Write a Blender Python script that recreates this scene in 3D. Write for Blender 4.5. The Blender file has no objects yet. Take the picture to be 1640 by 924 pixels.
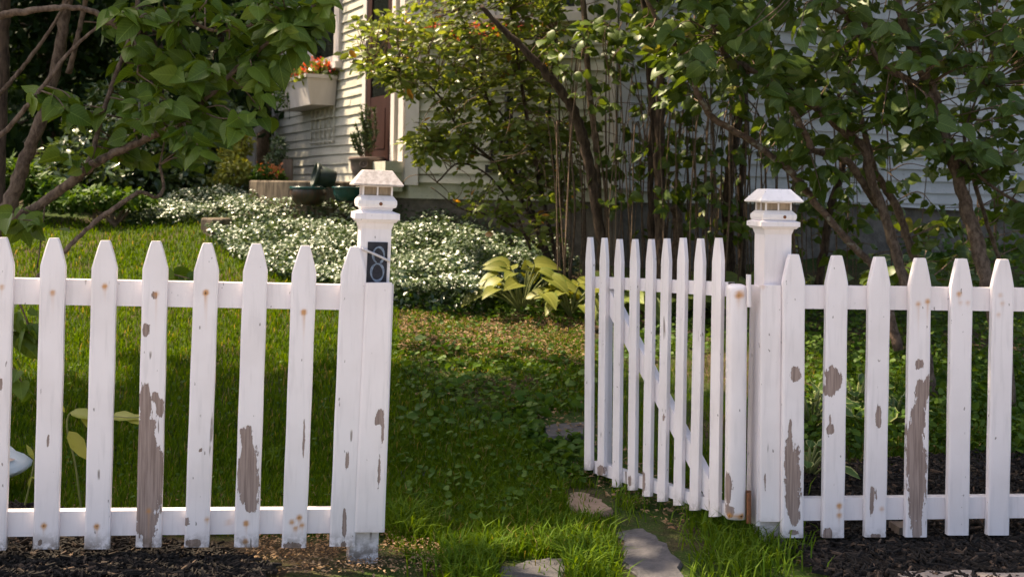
import bpy, math
import numpy as np
from mathutils import Matrix, Vector

rng = np.random.default_rng(11)
sc = bpy.context.scene

# ------------------------------------------------------------------ camera
F, CX, CY, ROLL, H = 1800.0, 820.0, 310.0, 0.017, 1.22      # photo is 1640 x 924
cr, sr = math.cos(ROLL), math.sin(ROLL)
cam = bpy.data.cameras.new('camera')
cam.sensor_fit = 'HORIZONTAL'; cam.sensor_width = 36.0
cam.lens = F / 1640 * 36.0
cam.shift_y = -(462 - CY) / 1640
cam.clip_end = 500
cam.dof.use_dof = True; cam.dof.focus_distance = 3.85; cam.dof.aperture_fstop = 5.6
camo = bpy.data.objects.new('camera', cam); sc.collection.objects.link(camo)
camo.matrix_world = Matrix(((cr, -sr, 0, 0), (0, 0, -1, 0), (sr, cr, 0, H), (0, 0, 0, 1)))
sc.camera = camo

# ------------------------------------------------------------------ light
SUN = np.array([-0.52, 0.22, 0.83]); SUN /= np.linalg.norm(SUN)
wd = bpy.data.worlds.new('World'); sc.world = wd; wd.use_nodes = True
nt = wd.node_tree; nt.nodes.clear()
sky = nt.nodes.new('ShaderNodeTexSky'); sky.sky_type = 'NISHITA'; sky.sun_disc = False
sky.sun_elevation = math.asin(SUN[2]); sky.sun_rotation = math.atan2(SUN[0], SUN[1])
sky.dust_density = 4.0; sky.ozone_density = 0.6
bg = nt.nodes.new('ShaderNodeBackground'); bg.inputs[1].default_value = 0.14
wo = nt.nodes.new('ShaderNodeOutputWorld')
nt.links.new(sky.outputs[0], bg.inputs[0]); nt.links.new(bg.outputs[0], wo.inputs[0])
sl = bpy.data.lights.new('sun', 'SUN'); sl.energy = 4.9; sl.angle = math.radians(0.6); sl.color = (1.0, 0.87, 0.66)
slo = bpy.data.objects.new('sun', sl); sc.collection.objects.link(slo)
slo.rotation_euler = Vector(SUN).to_track_quat('Z', 'Y').to_euler()
sc.view_settings.view_transform = 'Standard'; sc.view_settings.look = 'None'
sc.view_settings.gamma = 1.0; sc.view_settings.use_curve_mapping = False
sc.view_settings.exposure = 1.30
sc.view_settings.use_white_balance = True; sc.view_settings.white_balance_temperature = 7150; sc.view_settings.white_balance_tint = 12
sc.render.engine = 'CYCLES'
sc.cycles.max_bounces = 8; sc.cycles.diffuse_bounces = 4; sc.cycles.glossy_bounces = 2
sc.cycles.transmission_bounces = 4; sc.cycles.caustics_reflective = False; sc.cycles.caustics_refractive = False

# ------------------------------------------------------------------ geometry helpers
def P(px, py, D):
    """World point at depth D along the photo ray (px, py). Vectorised."""
    px = np.asarray(px, float); py = np.asarray(py, float); D = np.asarray(D, float)
    u = (px - CX) / F; v = (CY - py) / F
    return np.stack(np.broadcast_arrays((u * cr - v * sr) * D, D, H + (u * sr + v * cr) * D), -1)

def ss(a, b, x):
    t = np.clip((np.asarray(x, float) - a) / (b - a), 0, 1); return t * t * (3 - 2 * t)

def vnoise(x, y, s=1.0, seed=0):
    x = np.asarray(x, float) * s; y = np.asarray(y, float) * s
    xi = np.floor(x); yi = np.floor(y); fx = x - xi; fy = y - yi
    fx = fx * fx * (3 - 2 * fx); fy = fy * fy * (3 - 2 * fy)
    def h(a, b):
        q = np.sin(a * 127.1 + b * 311.7 + seed * 74.7) * 43758.5453
        return q - np.floor(q)
    return (h(xi, yi) * (1 - fx) + h(xi + 1, yi) * fx) * (1 - fy) + (h(xi, yi + 1) * (1 - fx) + h(xi + 1, yi + 1) * fx) * fy

def tz(x, y):
    """Height of the yard: flat at the fence, rising to the house."""
    x = np.asarray(x, float); y = np.asarray(y, float)
    s = 0.145 - 0.042 * ss(-1.2, 2.2, x)
    yy = np.clip(y - 4.1, 0, 11)
    z = s * (np.sqrt(yy * yy + 0.09) - 0.3)
    return z + (vnoise(x, y, 1.3, 3) - 0.5) * 0.05 * ss(3.6, 5, y) + (vnoise(x, y, 5, 5) - 0.5) * 0.018

def ground_at(px, py):
    px = np.atleast_1d(np.asarray(px, float)); py = np.atleast_1d(np.asarray(py, float))
    lo = np.full(px.shape, 2.0); hi = np.full(px.shape, 22.0)
    ys = np.linspace(2.2, 22, 100); found = np.zeros(px.shape, bool); prev = lo.copy()
    for y in ys:                                   # first crossing
        p = P(px, py, np.full(px.shape, y)); below = (p[..., 2] <= tz(p[..., 0], p[..., 1])) & ~found
        hi = np.where(below, y, hi); lo = np.where(below, prev, lo); found |= below
        prev = np.full(px.shape, y)
    for _ in range(22):
        mid = (lo + hi) / 2; p = P(px, py, mid); b = p[..., 2] <= tz(p[..., 0], p[..., 1])
        hi = np.where(b, mid, hi); lo = np.where(b, lo, mid)
    p = P(px, py, hi); p[..., 2] = tz(p[..., 0], p[..., 1])
    return p

def in_poly(x, y, poly):
    poly = np.asarray(poly, float); c = np.zeros(x.shape, bool); j = len(poly) - 1
    for i in range(len(poly)):
        xi, yi = poly[i]; xj, yj = poly[j]
        with np.errstate(divide='ignore', invalid='ignore'):
            c ^= ((yi > y) != (yj > y)) & (x < (xj - xi) * (y - yi) / (yj - yi + 1e-12) + xi)
        j = i
    return c

def rand_poly(poly, n):
    poly = np.asarray(poly, float); lo = poly.min(0); hi = poly.max(0); out = np.zeros((0, 2))
    while len(out) < n:
        q = lo + rng.random((n * 2 + 50, 2)) * (hi - lo); out = np.vstack([out, q[in_poly(q[:, 0], q[:, 1], poly)]])
    return out[:n]

def nrm(a):
    a = np.asarray(a, float); return a / np.maximum(np.linalg.norm(a, axis=-1, keepdims=True), 1e-9)

class M:
    """Collects pieces of one mesh."""
    def __init__(s): s.v = []; s.f = []; s.n = 0; s.a = {}
    def add(s, v, faces, mi=0, **attrs):
        v = np.asarray(v, float).reshape(-1, 3)
        for f in (faces if isinstance(faces, list) and len(faces) and isinstance(faces[0], np.ndarray) and faces[0].ndim == 2 else [faces]):
            if isinstance(f, np.ndarray): s.f.append((f + s.n, mi))
            else:
                by = {}
                for q in f: by.setdefault(len(q), []).append(q)
                for q in by.values(): s.f.append((np.array(q) + s.n, mi))
        for k, a in attrs.items(): s.a.setdefault(k, []).append((s.n, np.broadcast_to(np.asarray(a, float), (len(v),))))
        s.v.append(v); s.n += len(v)
    def box(s, c8, mi=0, **k):
        s.add(c8, [(0, 3, 2, 1), (4, 5, 6, 7), (0, 1, 5, 4), (1, 2, 6, 5), (2, 3, 7, 6), (3, 0, 4, 7)], mi, **k)
    def tube(s, pts, rad, sides=7, mi=0, wob=0.0, **k):
        pts = np.asarray(pts, float); n = len(pts); rad = np.broadcast_to(np.asarray(rad, float), (n,))
        t = nrm(np.gradient(pts, axis=0)); ref = np.array([0.31, 0.87, 0.2])
        x = nrm(np.cross(t, ref)); y = np.cross(t, x)
        a = np.arange(sides) * 2 * np.pi / sides
        rr = rad[:, None] * (1 + wob * (rng.random((n, sides)) - 0.5) * 2)
        v = pts[:, None] + rr[..., None] * (x[:, None] * np.cos(a)[None, :, None] + y[:, None] * np.sin(a)[None, :, None])
        i = np.arange(n - 1)[:, None] * sides; j = np.arange(sides)[None]; jn = (j + 1) % sides
        q = np.stack([i + j, i + jn, i + sides + jn, i + sides + j], -1).reshape(-1, 4)
        s.add(v, [q, np.array([list(range(sides))[::-1]]), np.array([list(range((n - 1) * sides, n * sides))])], mi, **k)
    def lathe(s, c, prof, sides=24, mi=0, axis=(0, 0, 1), **k):
        ax = nrm(np.array(axis, float)); x = nrm(np.cross(ax, [0.2, 0.9, 0.31])); y = np.cross(ax, x); c = np.asarray(c, float)
        a = np.arange(sides) * 2 * np.pi / sides; n = len(prof)
        v = np.array([[c + ax * h + r * (x * math.cos(q) + y * math.sin(q)) for q in a] for r, h in prof])
        i = np.arange(n - 1)[:, None] * sides; j = np.arange(sides)[None]; jn = (j + 1) % sides
        q = np.stack([i + j, i + jn, i + sides + jn, i + sides + j], -1).reshape(-1, 4)
        s.add(v, q, mi, **k)
    def build(s, name, mats, parent=None, smooth=False, loc=None):
        v = np.concatenate(s.v)
        if parent is None and loc is None: loc = np.array([(v[:, 0].min() + v[:, 0].max()) / 2, (v[:, 1].min() + v[:, 1].max()) / 2, v[:, 2].min()])
        off = np.asarray(loc, float) if parent is None else BASE[parent.name]
        v = v - off
        me = bpy.data.meshes.new(name); me.vertices.add(len(v)); me.vertices.foreach_set('co', v.astype(np.float32).ravel())
        lo = np.concatenate([f.ravel() for f, _ in s.f]).astype(np.int32)
        sz = np.concatenate([np.full(len(f), f.shape[1]) for f, _ in s.f])
        mi = np.concatenate([np.full(len(f), m) for f, m in s.f]).astype(np.int32)
        st = np.concatenate([[0], np.cumsum(sz)[:-1]]).astype(np.int32)
        me.loops.add(len(lo)); me.loops.foreach_set('vertex_index', lo)
        me.polygons.add(len(sz)); me.polygons.foreach_set('loop_start', st)
        mats = mats if isinstance(mats, (list, tuple)) else [mats]
        for m in mats: me.materials.append(m)
        me.polygons.foreach_set('material_index', mi)
        me.update(calc_edges=True)
        for k, l in s.a.items():
            arr = np.zeros(len(v), np.float32)
            for o, a in l: arr[o:o + len(a)] = a
            at = me.attributes.new(k, 'FLOAT', 'POINT'); at.data.foreach_set('value', arr)
        me.polygons.foreach_set('use_smooth', np.full(len(sz), bool(smooth)))
        ob = bpy.data.objects.new(name, me); sc.collection.objects.link(ob)
        if parent is None: ob.location = off
        else: ob.parent = parent
        BASE[ob.name] = off
        return ob
BASE = {}

def thing(name, label, cat, loc, group=None):
    o = bpy.data.objects.new(name, None); sc.collection.objects.link(o); o.location = loc
    o.empty_display_size = 0.1; BASE[o.name] = np.asarray(loc, float)
    return tag(o, label, cat, group)
def tag(o, label, cat, group=None, kind=None):
    o['label'] = label; o['category'] = cat
    if group: o['group'] = group
    if kind: o['kind'] = kind
    return o
def kind(o, k, label=None):
    o['kind'] = k
    if label: o['label'] = label
    return o

def curve(pts, n=8):
    """Catmull-Rom through the rows of pts (any number of columns)."""
    p = np.asarray(pts, float)
    if len(p) < 3: return np.array([p[0] + (p[1] - p[0]) * t for t in np.linspace(0, 1, n + 1)])
    q = np.vstack([2 * p[0] - p[1], p, 2 * p[-1] - p[-2]]); out = []
    for i in range(1, len(q) - 2):
        for t in np.arange(n) / n:
            a, b, c, d = q[i - 1], q[i], q[i + 1], q[i + 2]
            out.append(.5 * (2 * b + (c - a) * t + (2 * a - 5 * b + 4 * c - d) * t * t + (3 * b - a - 3 * c + d) * t ** 3))
    out.append(p[-1]); return np.array(out)

# ------------------------------------------------------------------ materials
class N:
    def __init__(s, name):
        s.m = bpy.data.materials.new(name); s.m.use_nodes = True; s.t = s.m.node_tree; s.t.nodes.clear()
        s.out = s.t.nodes.new('ShaderNodeOutputMaterial')
    def node(s, ty, props=None, **ins):
        n = s.t.nodes.new('ShaderNode' + ty)
        for k, v in (props or {}).items(): setattr(n, k, v)
        for k, v in ins.items():
            i = n.inputs[int(k[1:])] if k[0] == 'i' and k[1:].isdigit() else n.inputs[k.replace('_', ' ')]
            s.put(i, v)
        return n
    def put(s, i, v):
        if isinstance(v, bpy.types.NodeSocket): s.t.links.new(v, i)
        elif isinstance(v, bpy.types.Node): s.t.links.new(v.outputs[0], i)
        elif isinstance(v, (tuple, list)) and len(v) == 3 and i.type == 'RGBA': i.default_value = (*v, 1)
        else: i.default_value = v
    def math(s, op, a, b=0.0, clamp=False):
        n = s.t.nodes.new('ShaderNodeMath'); n.operation = op; n.use_clamp = clamp; s.put(n.inputs[0], a); s.put(n.inputs[1], b); return n.outputs[0]
    def mix(s, f, a, b, blend='MIX'):
        n = s.t.nodes.new('ShaderNodeMix'); n.data_type = 'RGBA'; n.blend_type = blend
        s.put(n.inputs[0], f); s.put(n.inputs[6], a); s.put(n.inputs[7], b); return n.outputs[2]
    def attr(s, name): return s.node('Attribute', {'attribute_name': name}).outputs['Fac']
    def pos(s, scale=(1, 1, 1)):
        g = s.node('NewGeometry'); return s.node('Mapping', None, Vector=g.outputs['Position'], Scale=scale).outputs[0]
    def noise(s, vec, scale, detail=3.0, rough=0.5):
        return s.node('TexNoise', None, Vector=vec, Scale=scale, Detail=detail, Roughness=rough).outputs[0]
    def step(s, x, a, b):
        n = s.node('MapRange', {'interpolation_type': 'SMOOTHSTEP'}); s.put(n.inputs[0], x); n.inputs[1].default_value = a; n.inputs[2].default_value = b; return n.outputs[0]
    def bump(s, h, strength, dist=0.01): return s.node('Bump', None, Strength=strength, Distance=dist, Height=h).outputs[0]
    def bsdf(s, col, rough=0.6, normal=None, spec=0.4, metal=0.0):
        b = s.node('BsdfPrincipled'); s.put(b.inputs['Base Color'], col); s.put(b.inputs['Roughness'], rough)
        b.inputs['Specular IOR Level'].default_value = spec; b.inputs['Metallic'].default_value = metal
        if normal is not None: s.put(b.inputs['Normal'], normal)
        return b
    def fin(s, sh): s.put(s.out.inputs[0], sh); return s.m

def mottled(name, c1, c2, scale=8, rough=0.8, bump=0.3, stretch=(1, 1, 1), spec=0.3, dist=0.01, detail=5):
    n = N(name); v = n.pos(stretch); a = n.noise(v, scale, detail, 0.65); f = n.step(a, 0.32, 0.68)
    b = n.noise(v, scale * 6, 3)
    return n.fin(n.bsdf(n.mix(f, c1, c2), rough, n.bump(n.math('ADD', a, n.math('MULTIPLY', b, 0.5)), bump, dist), spec))

def paint_mat(name, white, grime=0.5):
    n = N(name); v = n.pos()
    big = n.noise(v, 5, 4); fine = n.noise(n.pos((60, 60, 6)), 1.0, 4); speck = n.noise(n.pos((1, 1, 0.45)), 75, 2, .4)
    col = n.mix(n.math('MULTIPLY', n.step(big, .35, .75), grime), white, tuple(c * f for c, f in zip(white, (.82, .80, .78))))
    col = n.mix(n.math('MULTIPLY', n.step(fine, .50, .72), .45), col, tuple(c * .78 for c in white))
    col = n.mix(n.math('MULTIPLY', n.step(speck, .735, .765), .75), col, (.17, .14, .13))
    # hairline cracks that run along the grain
    cr1 = n.noise(n.pos((42, 42, 3.2)), 1.0, 2, .4); crk = n.math('MULTIPLY', n.step(cr1, .735, .75), n.step(n.noise(v, 9, 2), .48, .56))
    col = n.mix(n.math('MULTIPLY', crk, .8), col, (.2, .16, .14))
    # bare weathered wood where the paint has flaked off
    pe = n.attr('peel'); ed = n.noise(n.pos((1, 1, .5)), 48, 7, .72); ed2 = n.noise(n.pos((1, 1, .22)), 150, 2, .5)
    q = n.math('ADD', pe, n.math('MULTIPLY', n.math('SUBTRACT', n.math('ADD', n.math('MULTIPLY', ed, .7), n.math('MULTIPLY', ed2, .3)), .5), 2.3))
    q = n.math('MULTIPLY', n.step(q, .49, .515), n.math('GREATER_THAN', pe, .04))
    grain = n.noise(n.pos((170, 170, 7)), 1.0, 5, .6)
    wood = n.mix(n.step(grain, .3, .7), (.215, .155, .135), (.36, .275, .245))
    col = n.mix(q, col, wood)
    # rust bleeding from nail heads
    ru = n.attr('rust'); col = n.mix(n.math('MULTIPLY', n.step(ru, .03, .75), .9), col, (.52, .23, .055)); col = n.mix(n.step(ru, .72, .95), col, (.07, .03, .018))
    di = n.attr('dirt'); dn = n.math('MULTIPLY', di, n.step(n.noise(v, 40, 5, .7), .35, .62)); col = n.mix(dn, col, (.12, .085, .058))
    h = n.math('SUBTRACT', n.math('ADD', n.math('MULTIPLY', fine, .35), n.math('MULTIPLY', grain, n.math('MULTIPLY', q, .5))), n.math('ADD', q, n.math('MULTIPLY', crk, .7)))
    return n.fin(n.bsdf(col, n.math('ADD', .42, n.math('MULTIPLY', q, .45)), n.bump(h, .9, .003), .35))

def leaf_mat(name, c1, c2, trans=0.35, rough=0.45, spec=0.4, veins=0.0, margin=None, tint=(1.4, 1.25, .4), odd=None):
    n = N(name); r = n.attr('rnd'); lu = n.attr('lu'); lv = n.attr('lv')
    col = n.mix(r, c1, c2)
    if odd: col = n.mix(n.math('GREATER_THAN', r, odd[0]), col, odd[1])
    if veins:
        w = n.math('SINE', n.math('ADD', n.math('MULTIPLY', n.math('ABSOLUTE', lu), -34.0 if veins > 0 else 60.0), n.math('MULTIPLY', lv, 46.0 if veins > 0 else 0.0)))
        col = n.mix(n.math('MULTIPLY', n.step(w, .2, 1.0), abs(veins)), col, tuple(min(1, c * 1.5 + .02) for c in c2))
        mid = n.step(n.math('ABSOLUTE', lu), .035, .0)
        col = n.mix(n.math('MULTIPLY', mid, .5), col, tuple(min(1, c * 1.6 + .03) for c in c2))
    if margin:
        col = n.mix(n.step(n.math('ADD', n.attr('edge'), n.math('MULTIPLY', n.noise(n.pos(), 60, 2), .5)), margin[0], margin[0] + .12), col, margin[1])
    blo = n.noise(n.pos(), 45, 3); col = n.mix(n.math('MULTIPLY', n.step(blo, .5, .8), .3), col, tuple(c * .55 for c in c1))
    b = n.bsdf(col, rough, n.bump(n.noise(n.pos(), 120, 2), .15, .002), spec)
    t = n.node('BsdfTranslucent', None, Color=n.mix(1.0, col, tint, 'MULTIPLY'))
    return n.fin(n.node('MixShader', None, i0=trans, i1=b, i2=t))

W = paint_mat('weathered_white_paint', (.80, .745, .765))
WL = paint_mat('lamp_white_paint', (.78, .74, .745), .5)
def siding_mat(name, c1, c2):
    n = N(name); a = n.noise(n.pos((1, 1, 5)), 3, 6, .65); st = n.noise(n.pos((14, 14, .8)), 1.0, 5, .6)
    col = n.mix(n.step(a, .3, .7), c1, c2); col = n.mix(n.math('MULTIPLY', n.attr('rnd'), .35), col, tuple(c * .75 for c in c2))
    col = n.mix(n.math('MULTIPLY', n.step(st, .52, .72), .45), col, tuple(c * .62 for c in c2)); col = n.mix(n.math('MULTIPLY', n.step(n.noise(n.pos((1, 1, 3)), 30, 4), .64, .70), .7), col, (.20, .17, .14))
    return n.fin(n.bsdf(col, .65, n.bump(n.math('ADD', a, n.noise(n.pos((4, 4, 80)), 1.0, 3)), .3, .004), .3))
SIDING = siding_mat('siding_paint', (.54, .52, .45), (.44, .42, .35))
SIDINGW = siding_mat('bright_siding_paint', (.50, .49, .485), (.41, .40, .39))
TRIM = mottled('trim_paint', (.60, .55, .53), (.49, .45, .43), 4, .55, .15, (1, 1, .3), dist=.003)
MAROON = mottled('maroon_door_paint', (.038, .015, .013), (.027, .011, .010), 5, .45, .1, (1, 1, .4), dist=.002)
FOUND = mottled('foundation_stone', (.17, .145, .125), (.09, .078, .066), 7, .95, .8, dist=.02)
def glass_mat():
    n = N('dark_window_glass'); return n.fin(n.bsdf((.012, .014, .013), .06, None, .6))
GLASS = glass_mat()
LROOF = mottled('weathered_lamp_roof', (.56, .50, .47), (.36, .31, .28), 70, .75, .25, (1, 1, 1), dist=.002, detail=8)
PANE = mottled('dusty_lamp_pane', (.36, .28, .20), (.20, .155, .11), 60, .25, .05, (1, 1, .15))
BARK = mottled('grey_brown_bark', (.070, .044, .030), (.20, .14, .10), 46, .9, 1.0, (1, 1, .5), dist=.012, detail=8)
BARKD = mottled('dark_bark', (.032, .020, .014), (.105, .070, .050), 42, .9, 1.0, (1, 1, .3), dist=.008)
def lichen_bark():
    n = N('lichen_bark'); v = n.pos(); a = n.noise(v, 28, 5, .7)
    col = n.mix(n.step(a, .35, .62), (.085, .056, .042), (.19, .125, .09)); l = n.noise(v, 20, 4, .6)
    col = n.mix(n.math('MULTIPLY', n.step(l, .56, .66), .75), col, (.34, .31, .25))
    return n.fin(n.bsdf(col, .9, n.bump(a, .9, .008), .2))
BARKL = lichen_bark()
TWIG = mottled('twig_bark', (.10, .065, .045), (.19, .13, .09), 40, .9, .3)
STEMG = mottled('green_stem', (.10, .13, .04), (.16, .17, .06), 30, .6, .1)
LILAC = leaf_mat('lilac_leaf', (.055, .105, .010), (.118, .178, .020), .36, .45, .28, .16, (1.30, (.13, .095, .03)), odd=(.993, (.24, .21, .04)))
LILACR = leaf_mat('right_lilac_leaf', (.050, .090, .012), (.100, .150, .024), .36, .42, .34, .16, (1.30, (.13, .095, .03)), odd=(.99, (.22, .21, .05)))
SMALLF = leaf_mat('small_shrub_leaf', (.095, .145, .030), (.21, .245, .055), .45, .36, .45, 0, None, (1.5, 1.4, .5), odd=(.985, (.42, .2, .03)))
PERI = leaf_mat('periwinkle_leaf', (.040, .085, .034), (.10, .145, .060), .2, .40, 1.0)
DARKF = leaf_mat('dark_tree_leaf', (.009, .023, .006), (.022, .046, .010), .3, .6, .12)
RHODO = leaf_mat('rhododendron_leaf', (.040, .080, .022), (.085, .125, .034), .25, .28, .7)
YELF = leaf_mat('yellow_green_leaf', (.22, .26, .045), (.34, .34, .07), .4, .4, .4)
HOSTA = leaf_mat('gold_hosta_leaf', (.15, .175, .030), (.235, .24, .048), .38, .45, .35, -.16, (1.12, (.09, .15, .02)))
HOSTAG = leaf_mat('green_hosta_leaf', (.105, .155, .035), (.20, .245, .06), .38, .42, .35, -.18)
VARIE = leaf_mat('variegated_leaf', (.040, .090, .020), (.075, .13, .035), .3, .45, .3, .1, (.98, (.36, .38, .15)))
WEED = leaf_mat('weed_leaf', (.034, .085, .010), (.085, .150, .018), .35, .55, .2)
GRASS = leaf_mat('grass_blade', (.040, .092, .003), (.105, .170, .006), .45, .6, .10, odd=(.94, (.24, .19, .07)))
GRASSY = leaf_mat('bright_grass_blade', (.055, .120, .006), (.130, .200, .014), .42, .55, .15)
ROSEM = leaf_mat('rosemary_needle', (.045, .085, .040), (.085, .12, .06), .2, .5, .3)
REDF = leaf_mat('red_petal', (.68, .05, .035), (.78, .20, .07), .3, .5, .3, odd=(.8, (.75, .16, .22)))
ORANGEF = leaf_mat('orange_petal', (.36, .12, .06), (.46, .20, .10), .3, .5, .3)
LITTER = leaf_mat('dead_leaf', (.17, .095, .05), (.40, .27, .16), .2, .7, .2)
def chip_mat():
    n = N('dark_wood_chip'); q = n.math('POWER', n.attr('rnd'), 12.0); col = n.mix(n.noise(n.pos(), 60, 3), (.006, .005, .0045), (.021, .016, .013)); col = n.mix(q, col, (.13, .085, .058))
    return n.fin(n.bsdf(col, .85, n.bump(n.noise(n.pos(), 300, 2), .4, .002), .25))
CHIP = chip_mat()
MULCH = mottled('mulch_soil', (.010, .009, .008), (.032, .025, .021), 35, .95, 1.0, dist=.02)
SLATE = mottled('slate_flagstone', (.050, .048, .053), (.095, .088, .092), 16, .65, .5, dist=.01)
TAN = mottled('tan_flagstone', (.25, .18, .135), (.18, .125, .09), 12, .8, .5, dist=.01)
GRANITE = mottled('granite_kerb', (.34, .28, .24), (.22, .18, .155), 30, .85, .6, dist=.01)
CONC = mottled('stained_concrete', (.21, .165, .12), (.050, .038, .028), 5, .9, .6, (4, 4, .5), dist=.01)
URN = mottled('weathered_urn_clay', (.20, .145, .125), (.13, .095, .085), 14, .85, .3)
DGREEN = mottled('dark_green_plastic', (.018, .030, .026), (.03, .045, .038), 10, .4, .1)
TEAL = mottled('teal_glaze', (.008, .046, .044), (.012, .07, .066), 9, .22, .1, spec=.6)
RUSTGLAZE = mottled('rust_brown_glaze', (.085, .035, .022), (.03, .03, .028), 6, .3, .2, (4, 4, .6), spec=.6)
BLACKP = mottled('black_plastic', (.008, .008, .008), (.014, .014, .014), 8, .35, .05)
PLAQUE = mottled('dark_slate_plaque', (.012, .013, .020), (.028, .028, .036), 40, .7, .2)
CHALK = mottled('blue_chalk_paint', (.22, .27, .34), (.10, .13, .18), 90, .9, .1)
CORD = mottled('white_cord', (.62, .58, .58), (.5, .46, .46), 60, .8, .1)
STEEL = mottled('rusty_hinge_iron', (.26, .10, .04), (.12, .05, .03), 40, .8, .4)
BAG = mottled('blue_white_bag_plastic', (.42, .50, .56), (.55, .60, .64), 8, .35, .2)
BAGP = mottled('bag_print', (.30, .17, .13), (.55, .45, .40), 26, .4, .1)
WOODP = mottled('grey_stake_wood', (.20, .155, .125), (.12, .09, .075), 20, .9, .4, (1, 1, .2))
ROOFM = mottled('roof_shingle', (.06, .06, .06), (.1, .1, .1), 8, .9, .3)

def ground_material():
    n = N('yard_soil'); v = n.pos(); a = n.noise(v, 1.2, 5, .6); b = n.noise(v, 18, 5, .7); c = n.noise(v, 90, 3)
    col = n.mix(n.step(b, .35, .65), (.040, .028, .018), (.095, .066, .040))
    col = n.mix(n.step(n.math('ADD', a, n.math('MULTIPLY', b, .25)), .50, .66), col, (.030, .055, .008))
    col = n.mix(n.math('MULTIPLY', n.step(c, .58, .7), .5), col, (.21, .15, .095))
    return n.fin(n.bsdf(col, .95, n.bump(n.math('ADD', b, c), .8, .02), .15))
SOIL = ground_material()

# ------------------------------------------------------------------ leaf templates
def leaf_tmpl(half, ribs, cup=.15, droop=.2, tw=0.0):
    """half: list of (x, y) down one side from base to tip; returns verts, faces, lu, lv, edge."""
    v = []; lu = []; lv = []; ed = []; f = []
    n = len(half)
    for i, (x, y) in enumerate(half):
        for s in (-1, 0, 1):
            if s == 0: p = (0, ribs[i], 0.0)
            else: p = (s * x, y, cup * x)
            v.append((p[0], p[1], p[2] - droop * max(0, p[1]) ** 2 + tw * p[0] * p[1])); lu.append(p[0]); lv.append(p[1]); ed.append(abs(s) * 1.0)
    for i in range(n - 1):
        a = i * 3; b = a + 3
        f += [(a, a + 1, b + 1, b), (a + 1, a + 2, b + 2, b + 1)]
    return np.array(v), np.array(f), np.array(lu), np.array(lv), np.array(ed)
HEART = leaf_tmpl([(.0, .0), (.20, -.10), (.37, -.03), (.455, .16), (.43, .38), (.31, .61), (.15, .82), (.0, 1.0)], [0, 0, .04, .18, .38, .61, .82, 1.0], .20, .22)
HEART2 = leaf_tmpl([(.0, .0), (.18, -.06), (.34, .02), (.42, .20), (.40, .42), (.28, .66), (.12, .87), (.0, 1.02)], [0, 0, .06, .20, .42, .66, .87, 1.02], -.14, .42)
HEART3 = leaf_tmpl([(.0, .0), (.19, -.08), (.35, .0), (.40, .18), (.36, .40), (.25, .63), (.10, .85), (.0, 1.03)], [0, 0, .05, .18, .40, .63, .85, 1.03], .55, .10, .18)
HEART4 = leaf_tmpl([(.0, .0), (.18, -.08), (.33, .0), (.40, .17), (.40, .38), (.29, .60), (.14, .80), (.0, .95)], [0, 0, .05, .17, .38, .60, .80, .95], -.32, .65, -.2)
OVAL = leaf_tmpl([(.0, .0), (.20, .18), (.28, .48), (.17, .80), (.0, 1.0)], [0, .18, .48, .80, 1.0], .25, .15)
LEAF3 = leaf_tmpl([(.03, .0), (.27, .42), (.0, 1.0)], [0, .42, 1.0], .3, .15)
LONG = leaf_tmpl([(.02, .0), (.14, .3), (.15, .6), (.0, 1.0)], [0, .3, .6, 1.0], .3, .3)
HOST = leaf_tmpl([(.0, .0), (.20, -.02), (.33, .14), (.37, .36), (.31, .60), (.17, .83), (.0, 1.02)], [0, .02, .14, .36, .60, .83, 1.02], .30, .45)
PETAL = leaf_tmpl([(.05, .0), (.4, .5), (.0, .9)], [0, .5, .9], .4, .1)
NEEDLE = (np.array([(-.06, 0, 0), (.06, 0, 0), (0, 1, 0)]), np.array([(0, 1, 2)]), np.zeros(3), np.array([0, 0, 1.]), np.zeros(3))

def scatter(m, T, pos, yd, nd, scale, rnd=None, mi=0, xs=1.0):
    v, f, lu, lv, ed = T; n = len(pos)
    if n == 0: return
    y = nrm(yd); z = nrm(nd - (nd * y).sum(-1, keepdims=True) * y); x = np.cross(y, z)
    sc_ = np.broadcast_to(np.asarray(scale, float), (n,))[:, None, None]
    V = pos[:, None] + sc_ * (x[:, None] * v[None, :, 0, None] * xs + y[:, None] * v[None, :, 1, None] + z[:, None] * v[None, :, 2, None])
    Fc = (f[None] + (np.arange(n) * len(v))[:, None, None]).reshape(-1, f.shape[1])
    if rnd is None: rnd = rng.random(n)
    m.add(V.reshape(-1, 3), Fc, mi, rnd=np.repeat(rnd, len(v)), lu=np.tile(lu, n), lv=np.tile(lv, n), edge=np.tile(ed, n))

def R(n, s=1.0): return rng.normal(0, s, (n, 3))

# ------------------------------------------------------------------ ground, walks
def sheet(name, xs, ys, mat, fz, smooth=True):
    X, Y = np.meshgrid(xs, ys); Z = fz(X, Y); nx = len(xs); m = M()
    i = np.arange(len(ys) - 1)[:, None] * nx; j = np.arange(nx - 1)[None]
    m.add(np.stack([X, Y, Z], -1).reshape(-1, 3), np.stack([i + j, i + j + 1, i + nx + j + 1, i + nx + j], -1).reshape(-1, 4))
    return kind(m.build(name, mat, None, smooth, loc=(0, 0, 0)), 'structure')
gx = np.concatenate([[-150, -60, -30, -18, -12], np.arange(-9, 9.01, .09), [12, 18, 30, 60, 150]])
gy = np.concatenate([[-60, -20, -8, 0, 2], np.arange(2.6, 13, .09), [14, 16, 20, 30, 60, 150]])
sheet('ground', gx, gy, SOIL, tz)
sheet('bounce_pavement', np.linspace(-30, 30, 41), np.linspace(-1.0, 2.9, 5), mottled('pavement_concrete', (.36, .34, .32), (.28, .265, .25), 6, .9, .3), lambda x, y: .03 + 0 * x)  # unseen pale paving, added to bounce light onto the fence
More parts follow.
